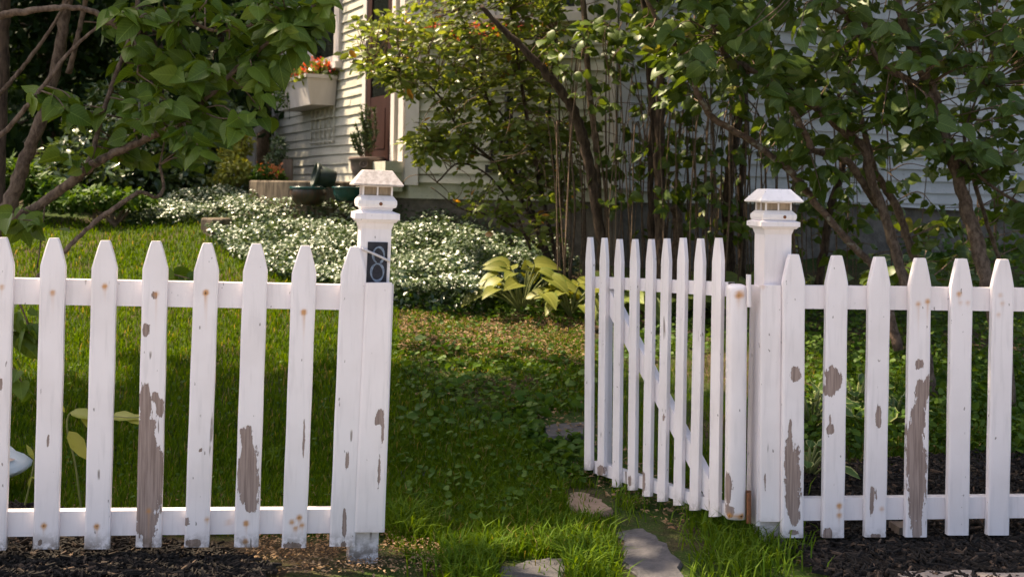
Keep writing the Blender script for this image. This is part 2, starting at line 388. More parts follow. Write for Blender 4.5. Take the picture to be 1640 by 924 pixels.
sheet('road', np.linspace(-30, 30, 41), np.linspace(-9, -1.15, 5), mottled('road_asphalt', (.055, .055, .055), (.075, .072, .07), 30, .9, .3), lambda x, y: .02 + 0 * x)

def bed(name, poly, mat, up=.025):
    poly = np.array(poly, float); lo = poly.min(0) - .1; hi = poly.max(0) + .1
    def fz(X, Y):
        d = np.full(X.shape, 9.0)
        for a, b in zip(poly, np.roll(poly, -1, 0)):
            ab = b - a; t = np.clip(((X - a[0]) * ab[0] + (Y - a[1]) * ab[1]) / (ab @ ab), 0, 1)
            d = np.minimum(d, np.hypot(X - a[0] - t * ab[0], Y - a[1] - t * ab[1]))
        d = np.where(in_poly(X, Y, poly), d, -d) + (vnoise(X, Y, 9, 2) - .5) * .12
        return tz(X, Y) - .03 + (.03 + up) * ss(-.05, .12, d) + (vnoise(X, Y, 22, 4) - .5) * .014
    return sheet(name, np.arange(lo[0], hi[0], .03), np.arange(lo[1], hi[1], .03), mat, fz)
def fenceD(px): return 3.75 / (1 - (np.asarray(px, float) - 820) * 7e-5)
BED_L = [(-5, 3.0), (-.80, 3.0), (-.72, 3.55), (-.95, 3.75), (-1.35, 3.85), (-1.55, 4.12), (-2.2, 4.25), (-5, 4.2)]
BED_R = [(1.02, 3.0), (5, 3.0), (5, 5.1), (2.2, 5.05), (1.6, 4.85), (1.05, 4.6), (.93, 4.1), (.98, 3.7)]
q_ = ground_at([632, 700, 820, 950, 965, 860, 740, 640], [508, 505, 510, 520, 568, 578, 572, 552])
bed('bare_soil', [(a[0], a[1]) for a in q_], mottled('dry_soil', (.13, .085, .048), (.050, .040, .018), 11, .95, .9, dist=.02, detail=8), .005)
bed('left_mulch_bed', BED_L, MULCH); bed('right_mulch_bed', BED_R, MULCH)

# ------------------------------------------------------------------ house
FOOT = 0.0
c27, s27 = math.cos(math.radians(27)), math.sin(math.radians(27))
CBC = np.array([.877, 9.56]); dC = np.array([c27, s27]); dB = np.array([-math.cos(math.radians(18)), math.sin(math.radians(18))])
CAB = CBC + dB * 1.93; dA = np.array([-math.cos(math.radians(63)), math.sin(math.radians(63))])
class Wall:
    def __init__(s, o, d, n, L): s.o, s.d, s.n, s.L = np.array(o), np.array(d), np.array(n), L
    def p(s, t, out, z):
        t, out, z = np.broadcast_arrays(np.asarray(t, float), np.asarray(out, float), np.asarray(z, float))
        return np.stack([s.o[0] + s.d[0] * t + s.n[0] * out, s.o[1] + s.d[1] * t + s.n[1] * out, z], -1)
    def t(s, px):
        u = (px - CX) / F; return (u * s.o[1] - s.o[0]) / (s.d[0] - u * s.d[1])
    def tz(s, px, py):
        t = s.t(px); return t, float(P(px, py, s.o[1] + s.d[1] * t)[2])
    def box(s, m, t0, t1, z0, z1, o0, o1, mi=0):
        m.box(np.concatenate([s.p([t0, t1, t1, t0], [o1, o1, o0, o0], z0), s.p([t0, t1, t1, t0], [o1, o1, o0, o0], z1)]), mi)
LA = 4.52
wA = Wall(CAB, dA, (dA[1] * -1, dA[0]), LA); wA.n = np.array([-dA[1], dA[0]])
wB = Wall(CBC, dB, (-dB[1], dB[0]), 1.93)
wC = Wall(CBC, dC, (dC[1], -dC[0]), 8.5)
WALLTOP = 5.0
house = thing('house', 'white clapboard house with maroon door behind the garden shrubs', 'house', (CAB[0], CAB[1], 1.0))
def base_z(w, t): return 1.27 - (.036 * t if w is wC else 0) + (.02 * t if w is wB else .04 if w is wA else 0)
def siding(w, exposure, name, mat):
    m = M(); z = base_z(w, 0) - .35; ns = max(6, int(w.L / .25)); ts = np.linspace(0, w.L, ns + 1); k = 0
    z = base_z(w, 0) - (.31 if w is wC else .0)
    while z < WALLTOP:
        cuts = [0.0]
        while cuts[-1] < w.L: cuts.append(cuts[-1] + 1.2 + 2.2 * rng.random())
        cuts[-1] = w.L
        if len(cuts) > 2 and cuts[-1] - cuts[-2] < .3: cuts.pop(-2)
        for c0, c1 in zip(cuts[:-1], cuts[1:]):
            nb = max(2, int((c1 - c0) / .2)); tb = np.linspace(c0 + .0012, c1 - .0012, nb + 1); n = nb + 1
            zb = np.maximum(z + (rng.random() - .5) * .007 + (rng.random(n) - .5) * .005, base_z(w, tb)); ztop = np.maximum(z + exposure + .008, zb + .001); jo = (rng.random() - .5) * .006 + (rng.random(n) - .5) * .003
            va, vb, vc = w.p(tb, .026 + jo, zb), w.p(tb, .005, ztop), w.p(tb, .001, zb); i = np.arange(nb)
            if np.any(ztop - zb > .01):
                m.add(np.concatenate([va, vb, vc]), np.concatenate([np.stack([i, i + 1, n + i + 1, n + i], -1), np.stack([2 * n + i, 2 * n + i + 1, i + 1, i], -1)]), 0, rnd=rng.random())
        z += exposure * (1 + (rng.random() - .5) * .06)
    return m.build(name, mat, house)
    while False:
        jz = (rng.random(ns + 1) - .5) * .006; jo = (rng.random(ns + 1) - .5) * .003
        zb = np.maximum(z + jz, base_z(w, ts)); ztop = np.maximum(z + exposure + .006, zb + .001)
        a = w.p(ts, .026 + jo, zb); b = w.p(ts, .005, ztop); c = w.p(ts, .002, zb)
        n = ns + 1; i = np.arange(ns)
        if np.any(ztop - zb > .01):
            q1 = np.stack([i, i + 1, n + i + 1, n + i], -1); q2 = np.stack([2 * n + i, 2 * n + i + 1, i + 1, i], -1)
            m.add(np.concatenate([a, b, c]), np.concatenate([q1, q2]))
        z += exposure * (1 + (rng.random() - .5) * .06)
    return m.build(name, mat, house)
siding(wA, .098, 'clapboard_wall', SIDING); siding(wB, .112, 'clapboard_wall', SIDING); siding(wC, .112, 'clapboard_wall', SIDINGW)
cA = CAB + dA * LA; cC = CBC + dC * 8.5
plan = [CBC, cC, cC + np.array([-s27, c27]) * 7, cA + np.array([c27, s27]) * 2.0 + np.array([-s27, c27]) * 2, cA]
plan = [CBC, cC, cC + np.array([-s27, c27]) * 6.5, cA + np.array([c27, s27]) * 0.02, CAB]
def prism(m, plan, z0, z1, inset=0.0, mi=0):
    c = np.mean(plan, 0); q = [p + (c - p) / np.linalg.norm(c - p) * inset for p in plan]; n = len(q)
    v = [(p[0], p[1], z0) for p in q] + [(p[0], p[1], z1) for p in q]
    m.add(v, [tuple(range(n))[::-1], tuple(range(n, 2 * n))] + [(i, (i + 1) % n, n + (i + 1) % n, n + i) for i in range(n)], mi)
m = M(); prism(m, plan, 1.16, WALLTOP, .03); m.build('inner_wall', SIDING, house)
m = M(); prism(m, plan, .1, 1.21, .07); m.build('foundation', FOUND, house)
m = M(); prism(m, plan, WALLTOP, WALLTOP + .18, -.45); prism(m, plan, WALLTOP + .18, WALLTOP + 1.6, 1.6); m.build('roof', ROOFM, house)
# corner boards
for w, t0, t1 in ((wA, LA - .16, LA), (wA, .01, .13), (wB, 1.80, 1.93), (wB, .0, .10), (wC, .0, .12)):
    m = M(); w.box(m, t0, t1, base_z(w, 0) + .01, WALLTOP, .0, .036 + .002 * (w is wB)); m.build('corner_board', TRIM, house)
# tall window on the oblique wall
tw1, zs = wA.tz(546, 96); tw0 = tw1 + 1.12
m = M(); wA.box(m, tw1, tw1 + .13, zs - .02, 4.6, 0, .055); wA.box(m, tw0 - .13, tw0, zs - .02, 4.6, 0, .055); wA.box(m, tw1, tw0, 4.6, 4.75, 0, .06)
win = m.build('window', TRIM, house)
m = M(); wA.box(m, tw1 - .04, tw0 + .04, zs - .09, zs - .022, 0, .10); m.build('sill', TRIM, win)
m = M(); wA.box(m, tw1 + .131, tw0 - .131, zs - .02, 4.6, .026, .032); m.build('pane', GLASS, win)
m = M(); wA.box(m, tw1 + .132, tw1 + .19, zs - .018, 4.59, .033, .045); wA.box(m, tw0 - .19, tw0 - .132, zs - .018, 4.59, .033, .045)
wA.box(m, tw1 + .191, tw0 - .191, zs - .017, zs + .06, .033, .044); wA.box(m, tw1 + .191, tw0 - .191, 3.55, 3.61, .033, .044); m.build('sash', TRIM, win)
# door
td0, td1 = wA.t(633), wA.t(586)
zd = 1.50
m = M(); wA.box(m, td1 - .10, td1, zd, 3.75, 0, .06); wA.box(m, td0 - .09, td0, zd, 3.75, 0, .06); wA.box(m, td0 - .09, td1, 3.752, 3.9, 0, .062)
m.build('door_casing', TRIM, house)
m = M(); a, b = td0 + .005, td1 - .105
wA.box(m, a, a + .12, zd, 3.74, .01, .05); wA.box(m, b - .12, b, zd, 3.74, .01, .05); wA.box(m, a + .121, b - .121, zd, zd + .62, .01, .048); wA.box(m, a + .121, b - .121, 3.6, 3.74, .01, .048)
wA.box(m, a + .16, b - .16, zd + .12, zd + .5, .04, .054)
door = m.build('door', MAROON, house)
m = M(); wA.box(m, a + .121, b - .121, zd + .621, 3.599, .026, .034); m.build('pane', GLASS, door)
m = M(); wA.box(m, td0 - .26, td1 - .05, zd - .11, zd - .01, .028, .20); wA.box(m, td0 - .25, td1 - .06, zd - .28, zd - .112, .028, .17); m.build('doorstep', SIDING, house)
# window over the flower box on the front wall
tb1, zb_ = wB.tz(772, 28); tb0, _ = wB.tz(832, 28)
tL, tR = tb1, tb0 - .55
m = M(); wB.box(m, tb1 - .11, tb1, zb_, 4.6, 0, .055); wB.box(m, tb1 - 1.0, tb1 - .89, zb_, 4.6, 0, .055); wB.box(m, tb1 - 1.0, tb1, 4.602, 4.75, 0, .06)
win = m.build('window', TRIM, house)
m = M(); wB.box(m, tb1 - 1.04, tb1 + .04, zb_ - .07, zb_ - .002, 0, .10); m.build('sill', TRIM, win)
m = M(); wB.box(m, tb1 - .889, tb1 - .111, zb_, 4.6, .026, .032); m.build('pane', GLASS, win)
m = M(); wB.box(m, tb1 - .889, tb1 - .111, zb_ + .001, zb_ + .06, .033, .045); wB.box(m, tb1 - .17, tb1 - .112, zb_ + .061, 4.59, .033, .045); wB.box(m, tb1 - .888, tb1 - .83, zb_ + .061, 4.59, .033, .045); m.build('sash', TRIM, win)

def flowers(m, pts, size, n):
    p = pts[rng.integers(0, len(pts), n)] + R(n, .028); scatter(m, PETAL, p, R(n) + [0, 0, .3], R(n) + [0, -.5, .6], size * (.7 + .6 * rng.random(n)))
def window_box(w, t0, t1, ztop, zbot, out, label, plant_label, grp):
    tc = (t0 + t1) / 2; root = thing('window_box', label, 'window box', w.p(tc, out / 2, zbot), 'window boxes')
    m = M(); e = .05
    top = w.p([t0, t1, t1, t0], [out, out, .03, .03], ztop); bot = w.p([t0 + e, t1 - e, t1 - e, t0 + e], [out - .06, out - .06, .03, .03], zbot); inn = w.p([t0 + .02, t1 - .02, t1 - .02, t0 + .02], [out - .02, out - .02, .05, .05], ztop); soil = inn - [0, 0, .04]
    m.add(np.concatenate([bot, top, inn, soil]), [(3, 2, 1, 0), (12, 13, 14, 15)] + [(i, (i + 1) % 4, 4 + (i + 1) % 4, 4 + i) for i in range(4)] + [(4 + i, 4 + (i + 1) % 4, 8 + (i + 1) % 4, 8 + i) for i in range(4)] + [(8 + i, 8 + (i + 1) % 4, 12 + (i + 1) % 4, 12 + i) for i in range(4)])
    m.build('box_body', TRIM, root)
    m = M(); w.box(m, t0 - .012, t1 + .012, ztop - .035, ztop + .004, out + .001, out + .016); w.box(m, t0 - .016, t0 - .001, ztop - .035, ztop + .003, .03, out); w.box(m, t1 + .001, t1 + .016, ztop - .035, ztop + .003, .03, out); m.build('rim', TRIM, root)
    fr = thing('flowering_plant', plant_label, 'flowers', w.p(tc, out / 2, ztop - .03), grp)
    nn = 26; spots = w.p(t0 + rng.random(nn) * (t1 - t0), .06 + rng.random(nn) * (out - .04), ztop + .02 + rng.random(nn) * .13)
    m = M(); flowers(m, spots, .036, 560); m.build('blossoms', REDF, fr)
    m = M(); k = 560; q = spots[rng.integers(0, nn, k)] + R(k, .05) - [0, 0, .05]; scatter(m, OVAL, q, R(k), R(k) + [0, 0, .6], .05 + .03 * rng.random(k)); 
    for s in spots: m.tube([[s[0], s[1], ztop - .03], s], .004, 4, 1)
    m.build('foliage', [SMALLF, STEMG], fr)
    return root
t1b, z0b = wA.tz(541, 166); zt = float(P(490, 122, 11.95)[2]); 
wb = window_box(wA, t1b, t1b + 1.35, zt, z0b - .02, .36, 'white wooden window box on the wall left of the maroon door', 'red and orange flowers overflowing the window box left of the maroon door', 'window box flowers')
m = M()
for k in range(6): wA.box(m, t1b + .05 + k * .16, t1b + .062 + k * .16, z0b - .42, z0b - .03, .032, .045)
for k in range(3): wA.box(m, t1b + .04, t1b + .88, z0b - .40 + k * .13, z0b - .388 + k * .13, .046, .058)
m.build('trellis', SIDING, wb)
m = M(); k = 260; q = wA.p(t1b + .75 + rng.random(k) * .6, .3 + rng.random(k) * .12, z0b + .02 + rng.random(k) * .3); scatter(m, LEAF3, q, R(k) - [0, 0, .6], R(k) + [-.5, -.5, .3], .035 + .03 * rng.random(k))
for _ in range(14):
    s = q[rng.integers(0, k)]; m.tube([s + [0, 0, .12], s, s - [0, 0, .2]], .0025, 4, 0)
vine = m.build('trailing_vine', WEED, None, True); tag(vine, 'thin green vine trailing over the end of the left window box', 'vine')
tA, z_ = wB.tz(692, 118); tB_, _ = wB.tz(862, 118)
window_box(wB, tB_, tA, float(P(770, 68, 9.7)[2]), float(P(770, 112, 9.7)[2]), .24, 'white window box half hidden behind the sunlit shrub', 'red and pink flowers glimpsed through the top of the sunlit shrub', 'window box flowers')
# black corrugated drain elbow and small box low on the front wall
tp, zp = wB.tz(818, 210); pts = np.array([wB.p(wB.t(818), .10, 2.1), wB.p(wB.t(818), .09, float(P(818, 255, 9.7)[2])), wB.p(wB.t(822), .10, float(P(818, 276, 9.7)[2])), wB.p(wB.t(834), .13, float(P(818, 281, 9.7)[2])), wB.p(wB.t(845), .17, float(P(818, 279, 9.7)[2]))])
pp = curve(pts, 8); m = M(); m.tube(pp, .036 + .004 * (np.arange(len(pp)) % 2), 12); tag(m.build('drain_pipe', BLACKP, None, True), 'black ribbed drain pipe with upturned elbow low on the siding', 'drain pipe')
m = M(); t_, z_ = wB.tz(790, 272); wB.box(m, t_ - .04, t_ + .05, z_ - .03, z_ + .04, .03, .09); wB.box(m, t_ - .005, t_ + .015, z_ + .041, z_ + .30, .03, .05); tag(m.build('spigot_box', BLACKP), 'small black tap box on the siding left of the drain pipe', 'tap')

# handrail by the side steps
rail = thing('handrail', 'pale wooden stair handrail and post beyond the concrete planter', 'handrail', P(400, 285, 13.4))
m = M(); a = P([394, 408, 408, 394], [207, 207, 288, 288], 13.4); m.box(np.concatenate([a, a + [0, .1, 0]])); m.build('newel_post', TRIM, rail)
m = M(); a = P(401, 214, 13.38); b = P(446, 186, 14.0); d = np.array([.0, .0, .035]); e = np.array([.05, .0, .0])
m.box([a - d - e * 0, b - d, b - d + [0, .09, 0], a - d + [0, .09, 0], a + d, b + d, b + d + [0, .09, 0], a + d + [0, .09, 0]]); m.build('rail', TRIM, rail)

# ------------------------------------------------------------------ planter, pots
def slab(name, label, cat, outline, z0, z1, mat, group=None, jig=.0):
    """A stone or slab from a plan outline with a worn top edge."""
    o = np.asarray(outline, float); c = o.mean(0); n = len(o); m = M()
    lv = [(0.0, z0), (0.0, z1 - .012), (.010, z1), (.05, z1 + .001)]; v = []
    for k, (ins, z) in enumerate(lv):
        d = nrm(c - o); q = o + d * ins
        zz = z + (tz(q[:, 0], q[:, 1]) if jig is None else 0) + (rng.random(n) - .5) * .003
        v.append(np.column_stack([q, np.broadcast_to(zz, (n,))]))
    v = np.concatenate(v); f = [tuple(range(3 * n, 4 * n))]
    for k in range(3): f += [(k * n + i, k * n + (i + 1) % n, (k + 1) * n + (i + 1) % n, (k + 1) * n + i) for i in range(n)]
    m.add(v, f); return tag(m.build(name, mat), label, cat, group)
arc = []
pl0, pl1 = P(401, 300, 11.6), P(640, 300, 9.9)
D0 = lambda px: 11.5 + (px - 400) / 240 * -.55
outer = [P(px, 300, 11.35 - .55 * math.sin((px - 398) / 250 * math.pi) ** .8)[:2] for px in np.linspace(399, 645, 22)]
inner = [P(px, 300, 11.65 - .40 * math.sin((px - 398) / 250 * math.pi) ** .8)[:2] for px in np.linspace(645, 399, 22)]
slab('concrete_planter', 'low curved concrete planter edge with vertical stains below the siding', 'planter', outer + inner, .7, float(P(470, 290, 11.0)[2]), CONC)
PT = float(P(470, 290, 11.0)[2])
# soil behind the planter edge
m = M(); q = np.array(inner); back = np.array([wA.p(t, .05, 0)[:2] for t in np.linspace(.3, 4.2, 22)])
m.add(np.concatenate([np.column_stack([q, np.full(22, PT - .05)]), np.column_stack([back, np.full(22, PT - .03)])]), [(i, i + 1, 23 + i, 22 + i) for i in range(21)])
kind(m.build('planter_soil', MULCH, None, False, loc=(0, 0, 0)), 'structure')

def pot(name, label, c, prof, mat, axis=(0, 0, 1), group=None, rim=None, cat='pot'):
    root = thing(name, label, cat, c, group); m = M(); m.lathe(c, prof, 28, 0, axis); m.build('body', mat, root, True)
    if rim: m = M(); m.lathe(c, rim, 28, 0, axis); m.build('rim', mat if len(rim) < 9 else mat, root, True)
    return root
s = 10.9 / F
uc = P(588, 274, 10.75); uc[2] = P(588, 273, 10.75)[2] - .01
urn = thing('urn_planter', 'brown clay urn with round medallion holding rosemary by the doorstep', 'urn', [*P(587, 292, 10.5)[:2], PT - .045], None)
u0 = P(587, 300, 10.5); u0[2] = PT - .045
m = M(); m.lathe(u0, [(.0, 0), (.10, 0), (.115, .03), (.115, .05), (.09, .07), (.128, .11), (.150, .17), (.154, .235), (.168, .24), (.168, .275), (.15, .275), (.143, .24), (.0, .24)], 32); m.build('body', URN, urn, True)
m = M(); cc = u0 + [-.01, -.158, .205]; m.lathe(cc, [(.0, .006), (.012, .006), (.014, 0), (.026, 0), (.03, .008), (.038, .008), (.042, -.01)], 20, 0, (-.08, -1, .08)); m.build('medallion', URN, urn, True)
ros = thing('rosemary', 'upright rosemary bush growing in the clay urn', 'plant', u0 + [0, 0, .25])
ms, ml = M(), M()
for k in range(17):
    ph = rng.random() * 6.28; sp = rng.random() * .12; h = .22 + .28 * rng.random() ** .8
    if k < 2: h, sp = .52, .03; 
    b = u0 + [0, 0, .25]; c = curve([b + [math.cos(ph) * sp * .4, math.sin(ph) * sp * .4, 0], b + [math.cos(ph) * sp * 1.1, math.sin(ph) * sp, h * .5], b + [math.cos(ph) * sp * 1.2 - .03, math.sin(ph) * sp, h]], 6)
    ms.tube(c, np.linspace(.006, .002, len(c)), 5)
    n = 110; t = .2 + .8 * rng.random(n); i = (t * (len(c) - 1)).astype(int); q = c[i] + (c[np.minimum(i + 1, len(c) - 1)] - c[i]) * rng.random((n, 1))
    scatter(ml, NEEDLE, q, R(n) + [0, 0, .7], R(n), .034 + .018 * rng.random(n), xs=2.6)
ms.build('stems', TWIG, ros); ml.build('needles', ROSEM, ros)
# tipped pot and glazed pots in front of the planter
c0 = P(536, 288, 10.55); ax = nrm(np.array([-.93, -.35, .22]))
tp_ = thing('plant_pot', 'empty dark green pot lying tipped on its side on the planter', 'pot', c0, 'garden pots')
m = M(); m.lathe(c0, [(0, 0), (.075, 0), (.080, .008), (.105, .19), (.100, .19), (.076, .012), (0, .012)], 28, 0, ax); m.build('body', DGREEN, tp_, True)
m = M(); m.lathe(c0, [(.1055, .165), (.116, .168), (.118, .20), (.104, .20), (.1035, .19)], 28, 0, ax); m.build('rim', DGREEN, tp_, True)
c1 = P(494, 320, 10.55) - [0, 0, .05]
b1 = thing('glazed_planter', 'wide round planter with teal rim and rusty brown sides', 'pot', c1, 'garden pots')
m = M(); m.lathe(c1, [(0, 0), (.11, 0), (.15, .04), (.175, .10), (.168, .145)], 32); m.build('body', RUSTGLAZE, b1, True)
m = M(); m.lathe(c1, [(.168, .1455), (.178, .148), (.178, .172), (.158, .172), (.150, .14), (.0, .13)], 32); m.build('rim', TEAL, b1, True)
c2 = P(556, 322, 10.3)
b2 = thing('teal_pot', 'small teal glazed pot half hidden behind the left lamp', 'pot', c2, 'garden pots')
m = M(); m.lathe(c2, [(0, 0), (.10, 0), (.125, .06), (.13, .11)], 28); m.build('body', TEAL, b2, True)
m = M(); m.lathe(c2, [(.13, .1105), (.140, .113), (.140, .13), (.12, .13), (.115, .10), (0, .09)], 28); m.build('rim', TEAL, b2, True)
# stake, kerb block, pale stones
m = M(); a = P([453, 467, 467, 453], [255, 255, 290, 290], 12.0); m.box(np.concatenate([a, a + [0, .07, 0]])); tag(m.build('wooden_stake', WOODP), 'short grey square stake at the left corner of the siding', 'stake')
g = ground_at([316, 362, 352, 322], [345, 345, 330, 330]); zz = float(g[:, 2].mean())
slab('kerb_block', 'low grey kerb block between lawn and periwinkle', 'kerb', [P(px, 335, d)[:2] for px, d in ((322, 9.95), (340, 9.85), (358, 9.9), (372, 10.15), (352, 10.3), (326, 10.2))], zz - .45, zz - .045, CONC)
for i, (px, py, r) in enumerate(((276, 300, .10), (300, 302, .085), (316, 299, .075))):
    c = P(px, py, 12.2); an = np.arange(9) * 2 * np.pi / 9
    slab('garden_stone', ('largest pale pink stone at the left edge of the dark shrub bed', 'middle pale stone of three under the dark shrubs', 'smallest pale stone, right of three under the dark shrubs')[i], 'stone', [(c[0] + r * math.cos(q) * (1 + .2 * rng.random()), c[1] + .7 * r * math.sin(q)) for q in an], c[2] - .12, c[2] + .05, TAN, 'stones under the shrubs')

# ------------------------------------------------------------------ fences
fth = math.atan(7e-5 * F); FN = np.array([-math.sin(fth), math.cos(fth), 0.0])       # pointing into the yard
def marks(px, py, peels, rusts):
    pe = np.zeros(px.shape); ru = np.zeros(px.shape)
    for cx, cy, rx, ry in peels:
        r = ((np.abs(px - cx) / rx) ** 3 + (np.abs(py - cy) / ry) ** 3) ** (1 / 3); pe = np.maximum(pe, np.clip(1.5 - r, 0, 1))
    for q in rusts:
        cx, cy, st = q[:3]; run = q[3] if len(q) > 3 else 16
        r = np.hypot(px - cx, (py - cy)) / 4.6; ru = np.maximum(ru, st * np.exp(-r * r * .9))
        below = (py > cy); ru = np.maximum(ru, .62 * st * np.exp(-((px - cx) / 2.8) ** 2) * below * np.exp(-(py - cy) / run))
    return pe, ru
def plank(m, rows, Df, thick, peels=(), rusts=(), off=0.0, nx=13, nd=FN, bev=.0025, mi=0, dirt=(0, 0), bow=0.0):
    """Board from photo rows (y, x_left, x_right); dense front face carries the paint wear."""
    rows = np.asarray(rows, float); n = len(rows); u = np.linspace(-1, 1, nx)
    px = rows[:, 1:2] + (rows[:, 2:3] - rows[:, 1:2]) * (u[None] + 1) / 2; py = np.repeat(rows[:, :1], nx, 1)
    d = np.broadcast_to(np.asarray(nd, float), (3,))
    V = P(px, py, Df(px)) + d * off
    V[:, 0] += d * bev; V[:, -1] += d * bev
    if bow: V += d * (bow * (u ** 2))[None, :, None]
    B = np.stack([V[:, 0] + d * (thick - bev), V[:, -1] + d * (thick - bev)], 1)
    pe, ru = marks(px, py, peels, rusts); di = np.clip((py - dirt[0]) / max(1, dirt[1]), 0, 1) if dirt[1] else np.zeros(px.shape)
    i = np.arange(n - 1)[:, None] * nx; j = np.arange(nx - 1)[None]
    q = np.stack([i + nx + j, i + nx + j + 1, i + j + 1, i + j], -1).reshape(-1, 4); o = n * nx
    k = np.arange(n - 1)
    L = np.stack([k * nx + nx, k * nx, o + k * 2, o + k * 2 + 2], -1); Rr = np.stack([k * nx + nx - 1, k * nx + 2 * nx - 1, o + k * 2 + 3, o + k * 2 + 1], -1); Bk = np.stack([o + k * 2, o + k * 2 + 1, o + k * 2 + 3, o + k * 2 + 2], -1)
    top = np.array([[*range(nx), o + 1, o]]); bot = np.array([[*range((n - 1) * nx, n * nx)][::-1] + [o + 2 * n - 2, o + 2 * n - 1]])
    att = dict(peel=np.concatenate([pe.ravel(), np.stack([pe[:, 0], pe[:, -1]], 1).ravel() * .6]), rust=np.concatenate([ru.ravel(), np.zeros(2 * n)]), dirt=np.concatenate([di.ravel(), np.stack([di[:, 0], di[:, -1]], 1).ravel()]))
    m.add(np.concatenate([V.reshape(-1, 3), B.reshape(-1, 3)]), [q, L, Rr, Bk, top, bot], mi, **att)
def picket_rows(top, bot, hw, pw=.34, ph=44, n=110):
    y = np.concatenate([np.linspace(top[1], top[1] + ph, 14), np.linspace(top[1] + ph, bot[1], n)[1:]])
    t = (y - top[1]) / (bot[1] - top[1]); c = top[0] + (bot[0] - top[0]) * t
    w = hw * (pw + (1 - pw) * np.clip((y - top[1]) / ph, 0, 1) ** .82)
    w = w * (1 + .012 * np.sin(y * .045 + top[0]))
    return np.column_stack([y, c - w, c + w])
def nails(px_top, px_bot, ys): return []

LP = [((5, 380), (-9, 878), 20.5), ((88, 381), (75, 876), 20), ((170, 385), (157, 876), 20), ((251, 386), (239, 873), 20), ((333, 389), (316, 873), 19.5), ((411, 390), (395, 873), 19.5), ((489, 393), (471, 874), 19.5), ((568, 395), (548, 872), 20.5)]
LPEEL = {0: [(4, 613, 3, 10)], 1: [(80, 704, 1.6, 9), (66, 866, 3, 5)], 3: [(234, 650, 10, 36), (258, 650, 6, 14), (236, 706, 17, 44), (243, 745, 25, 34), (239, 780, 24, 38), (235, 822, 17, 40), (238, 856, 8, 22), (249, 634, 6, 8), (236, 527, 6, 11), (249, 472, 5, 6)],
         4: [(312, 866, 12, 6), (300, 832, 4, 7), (322, 718, 4, 2.5)], 5: [(396, 702, 10, 22), (400, 742, 14, 30), (400, 778, 16, 30), (403, 804, 9, 12), (386, 758, 4, 30)], 6: [(470, 871, 16, 5), (487, 700, 1.5, 34)], 7: [(556, 735, 2.5, 13), (552, 838, 3.5, 22), (550, 868, 5, 5)]}
LRUST = {0: [(6, 459, .6)], 1: [(87, 468, .75, 26), (73, 839, 1.0, 12)], 2: [(170, 458, .9), (157, 840, 1.0)], 3: [(252, 470, .6, 50), (240, 815, .6, 60)], 4: [(331, 468, 1.1, 34), (333, 829, .6)], 5: [(395, 835, .95), (394, 864, .9)], 6: [(487, 499, 1.0, 34), (480, 826, .95), (468, 833, .75), (474, 843, .7), (484, 838, .75)], 7: []}
LLAB = {3: 'picket with the largest strip of bare brown wood', 5: 'picket with a long flaked patch on its lower half'}
fl = thing('picket_fence', 'weathered white picket fence left of the gateway, eight pickets in view', 'fence', (-1.0, 3.62, 0.0), 'picket fence runs')
for i, (a, b, w) in enumerate(LP):
    m = M(); plank(m, picket_rows(a, b, w), fenceD, .019, LPEEL.get(i, ()), LRUST.get(i, ()), -.019, dirt=(846, 34))
    o = m.build('picket', W, fl)
    if i in LLAB: o['label'] = LLAB[i]
def hrail(m, x0, x1, ya0, ya1, yb0, yb1, Df, off, thick, rusts=(), nd=FN, peels=()):
    """Horizontal rail, front face only dense enough to carry stains."""
    nxx = 60; xs = np.linspace(x0, x1, nxx); t = (xs - x0) / (x1 - x0); V = []
    for k in np.linspace(0, 1, 8):
        y = (ya0 + (ya1 - ya0) * t) * (1 - k) + (yb0 + (yb1 - yb0) * t) * k
        V.append(P(xs, y, Df(xs)) + nd * off)
    V = np.array(V); py = np.array([(ya0 + (ya1 - ya0) * t) * (1 - k) + (yb0 + (yb1 - yb0) * t) * k for k in np.linspace(0, 1, 8)]); px = np.tile(xs, (8, 1))
    pe, ru = marks(px, py, peels, rusts)
    i = np.arange(7)[:, None] * nxx; j = np.arange(nxx - 1)[None]
    q = np.stack([i + nxx + j, i + nxx + j + 1, i + j + 1, i + j], -1).reshape(-1, 4)
    Bt = V[0] + nd * thick; Bb = V[-1] + nd * thick; o = 8 * nxx; k = np.arange(nxx - 1)
    f = [q, np.stack([k, k + 1, o + k + 1, o + k], -1), np.stack([7 * nxx + k + 1, 7 * nxx + k, o + nxx + k, o + nxx + k + 1], -1), np.stack([o + k, o + k + 1, o + nxx + k + 1, o + nxx + k], -1)]
    z = np.zeros(2 * nxx)
    m.add(np.concatenate([V.reshape(-1, 3), Bt, Bb]), f, 0, peel=np.concatenate([pe.ravel(), z]), rust=np.concatenate([ru.ravel(), z]), dirt=np.concatenate([np.zeros(8 * nxx), z + .5]))
m = M(); hrail(m, -320, 586, 439, 457, 481, 497, fenceD, .001, .038); m.build('rail', W, fl)
m = M(); hrail(m, -320, 560, 822, 815, 863, 853, fenceD, .001, .038, [(370, 836, .8)]); m.build('rail', W, fl)
# pickets that continue just outside the frame on the left
for k in range(1, 4):
    m = M(); plank(m, picket_rows((5 - 82 * k, 380 - 2 * k), (-9 - 83 * k, 878 + k), 20.5, n=40), fenceD, .019, off=-.019); m.build('picket', W, fl)

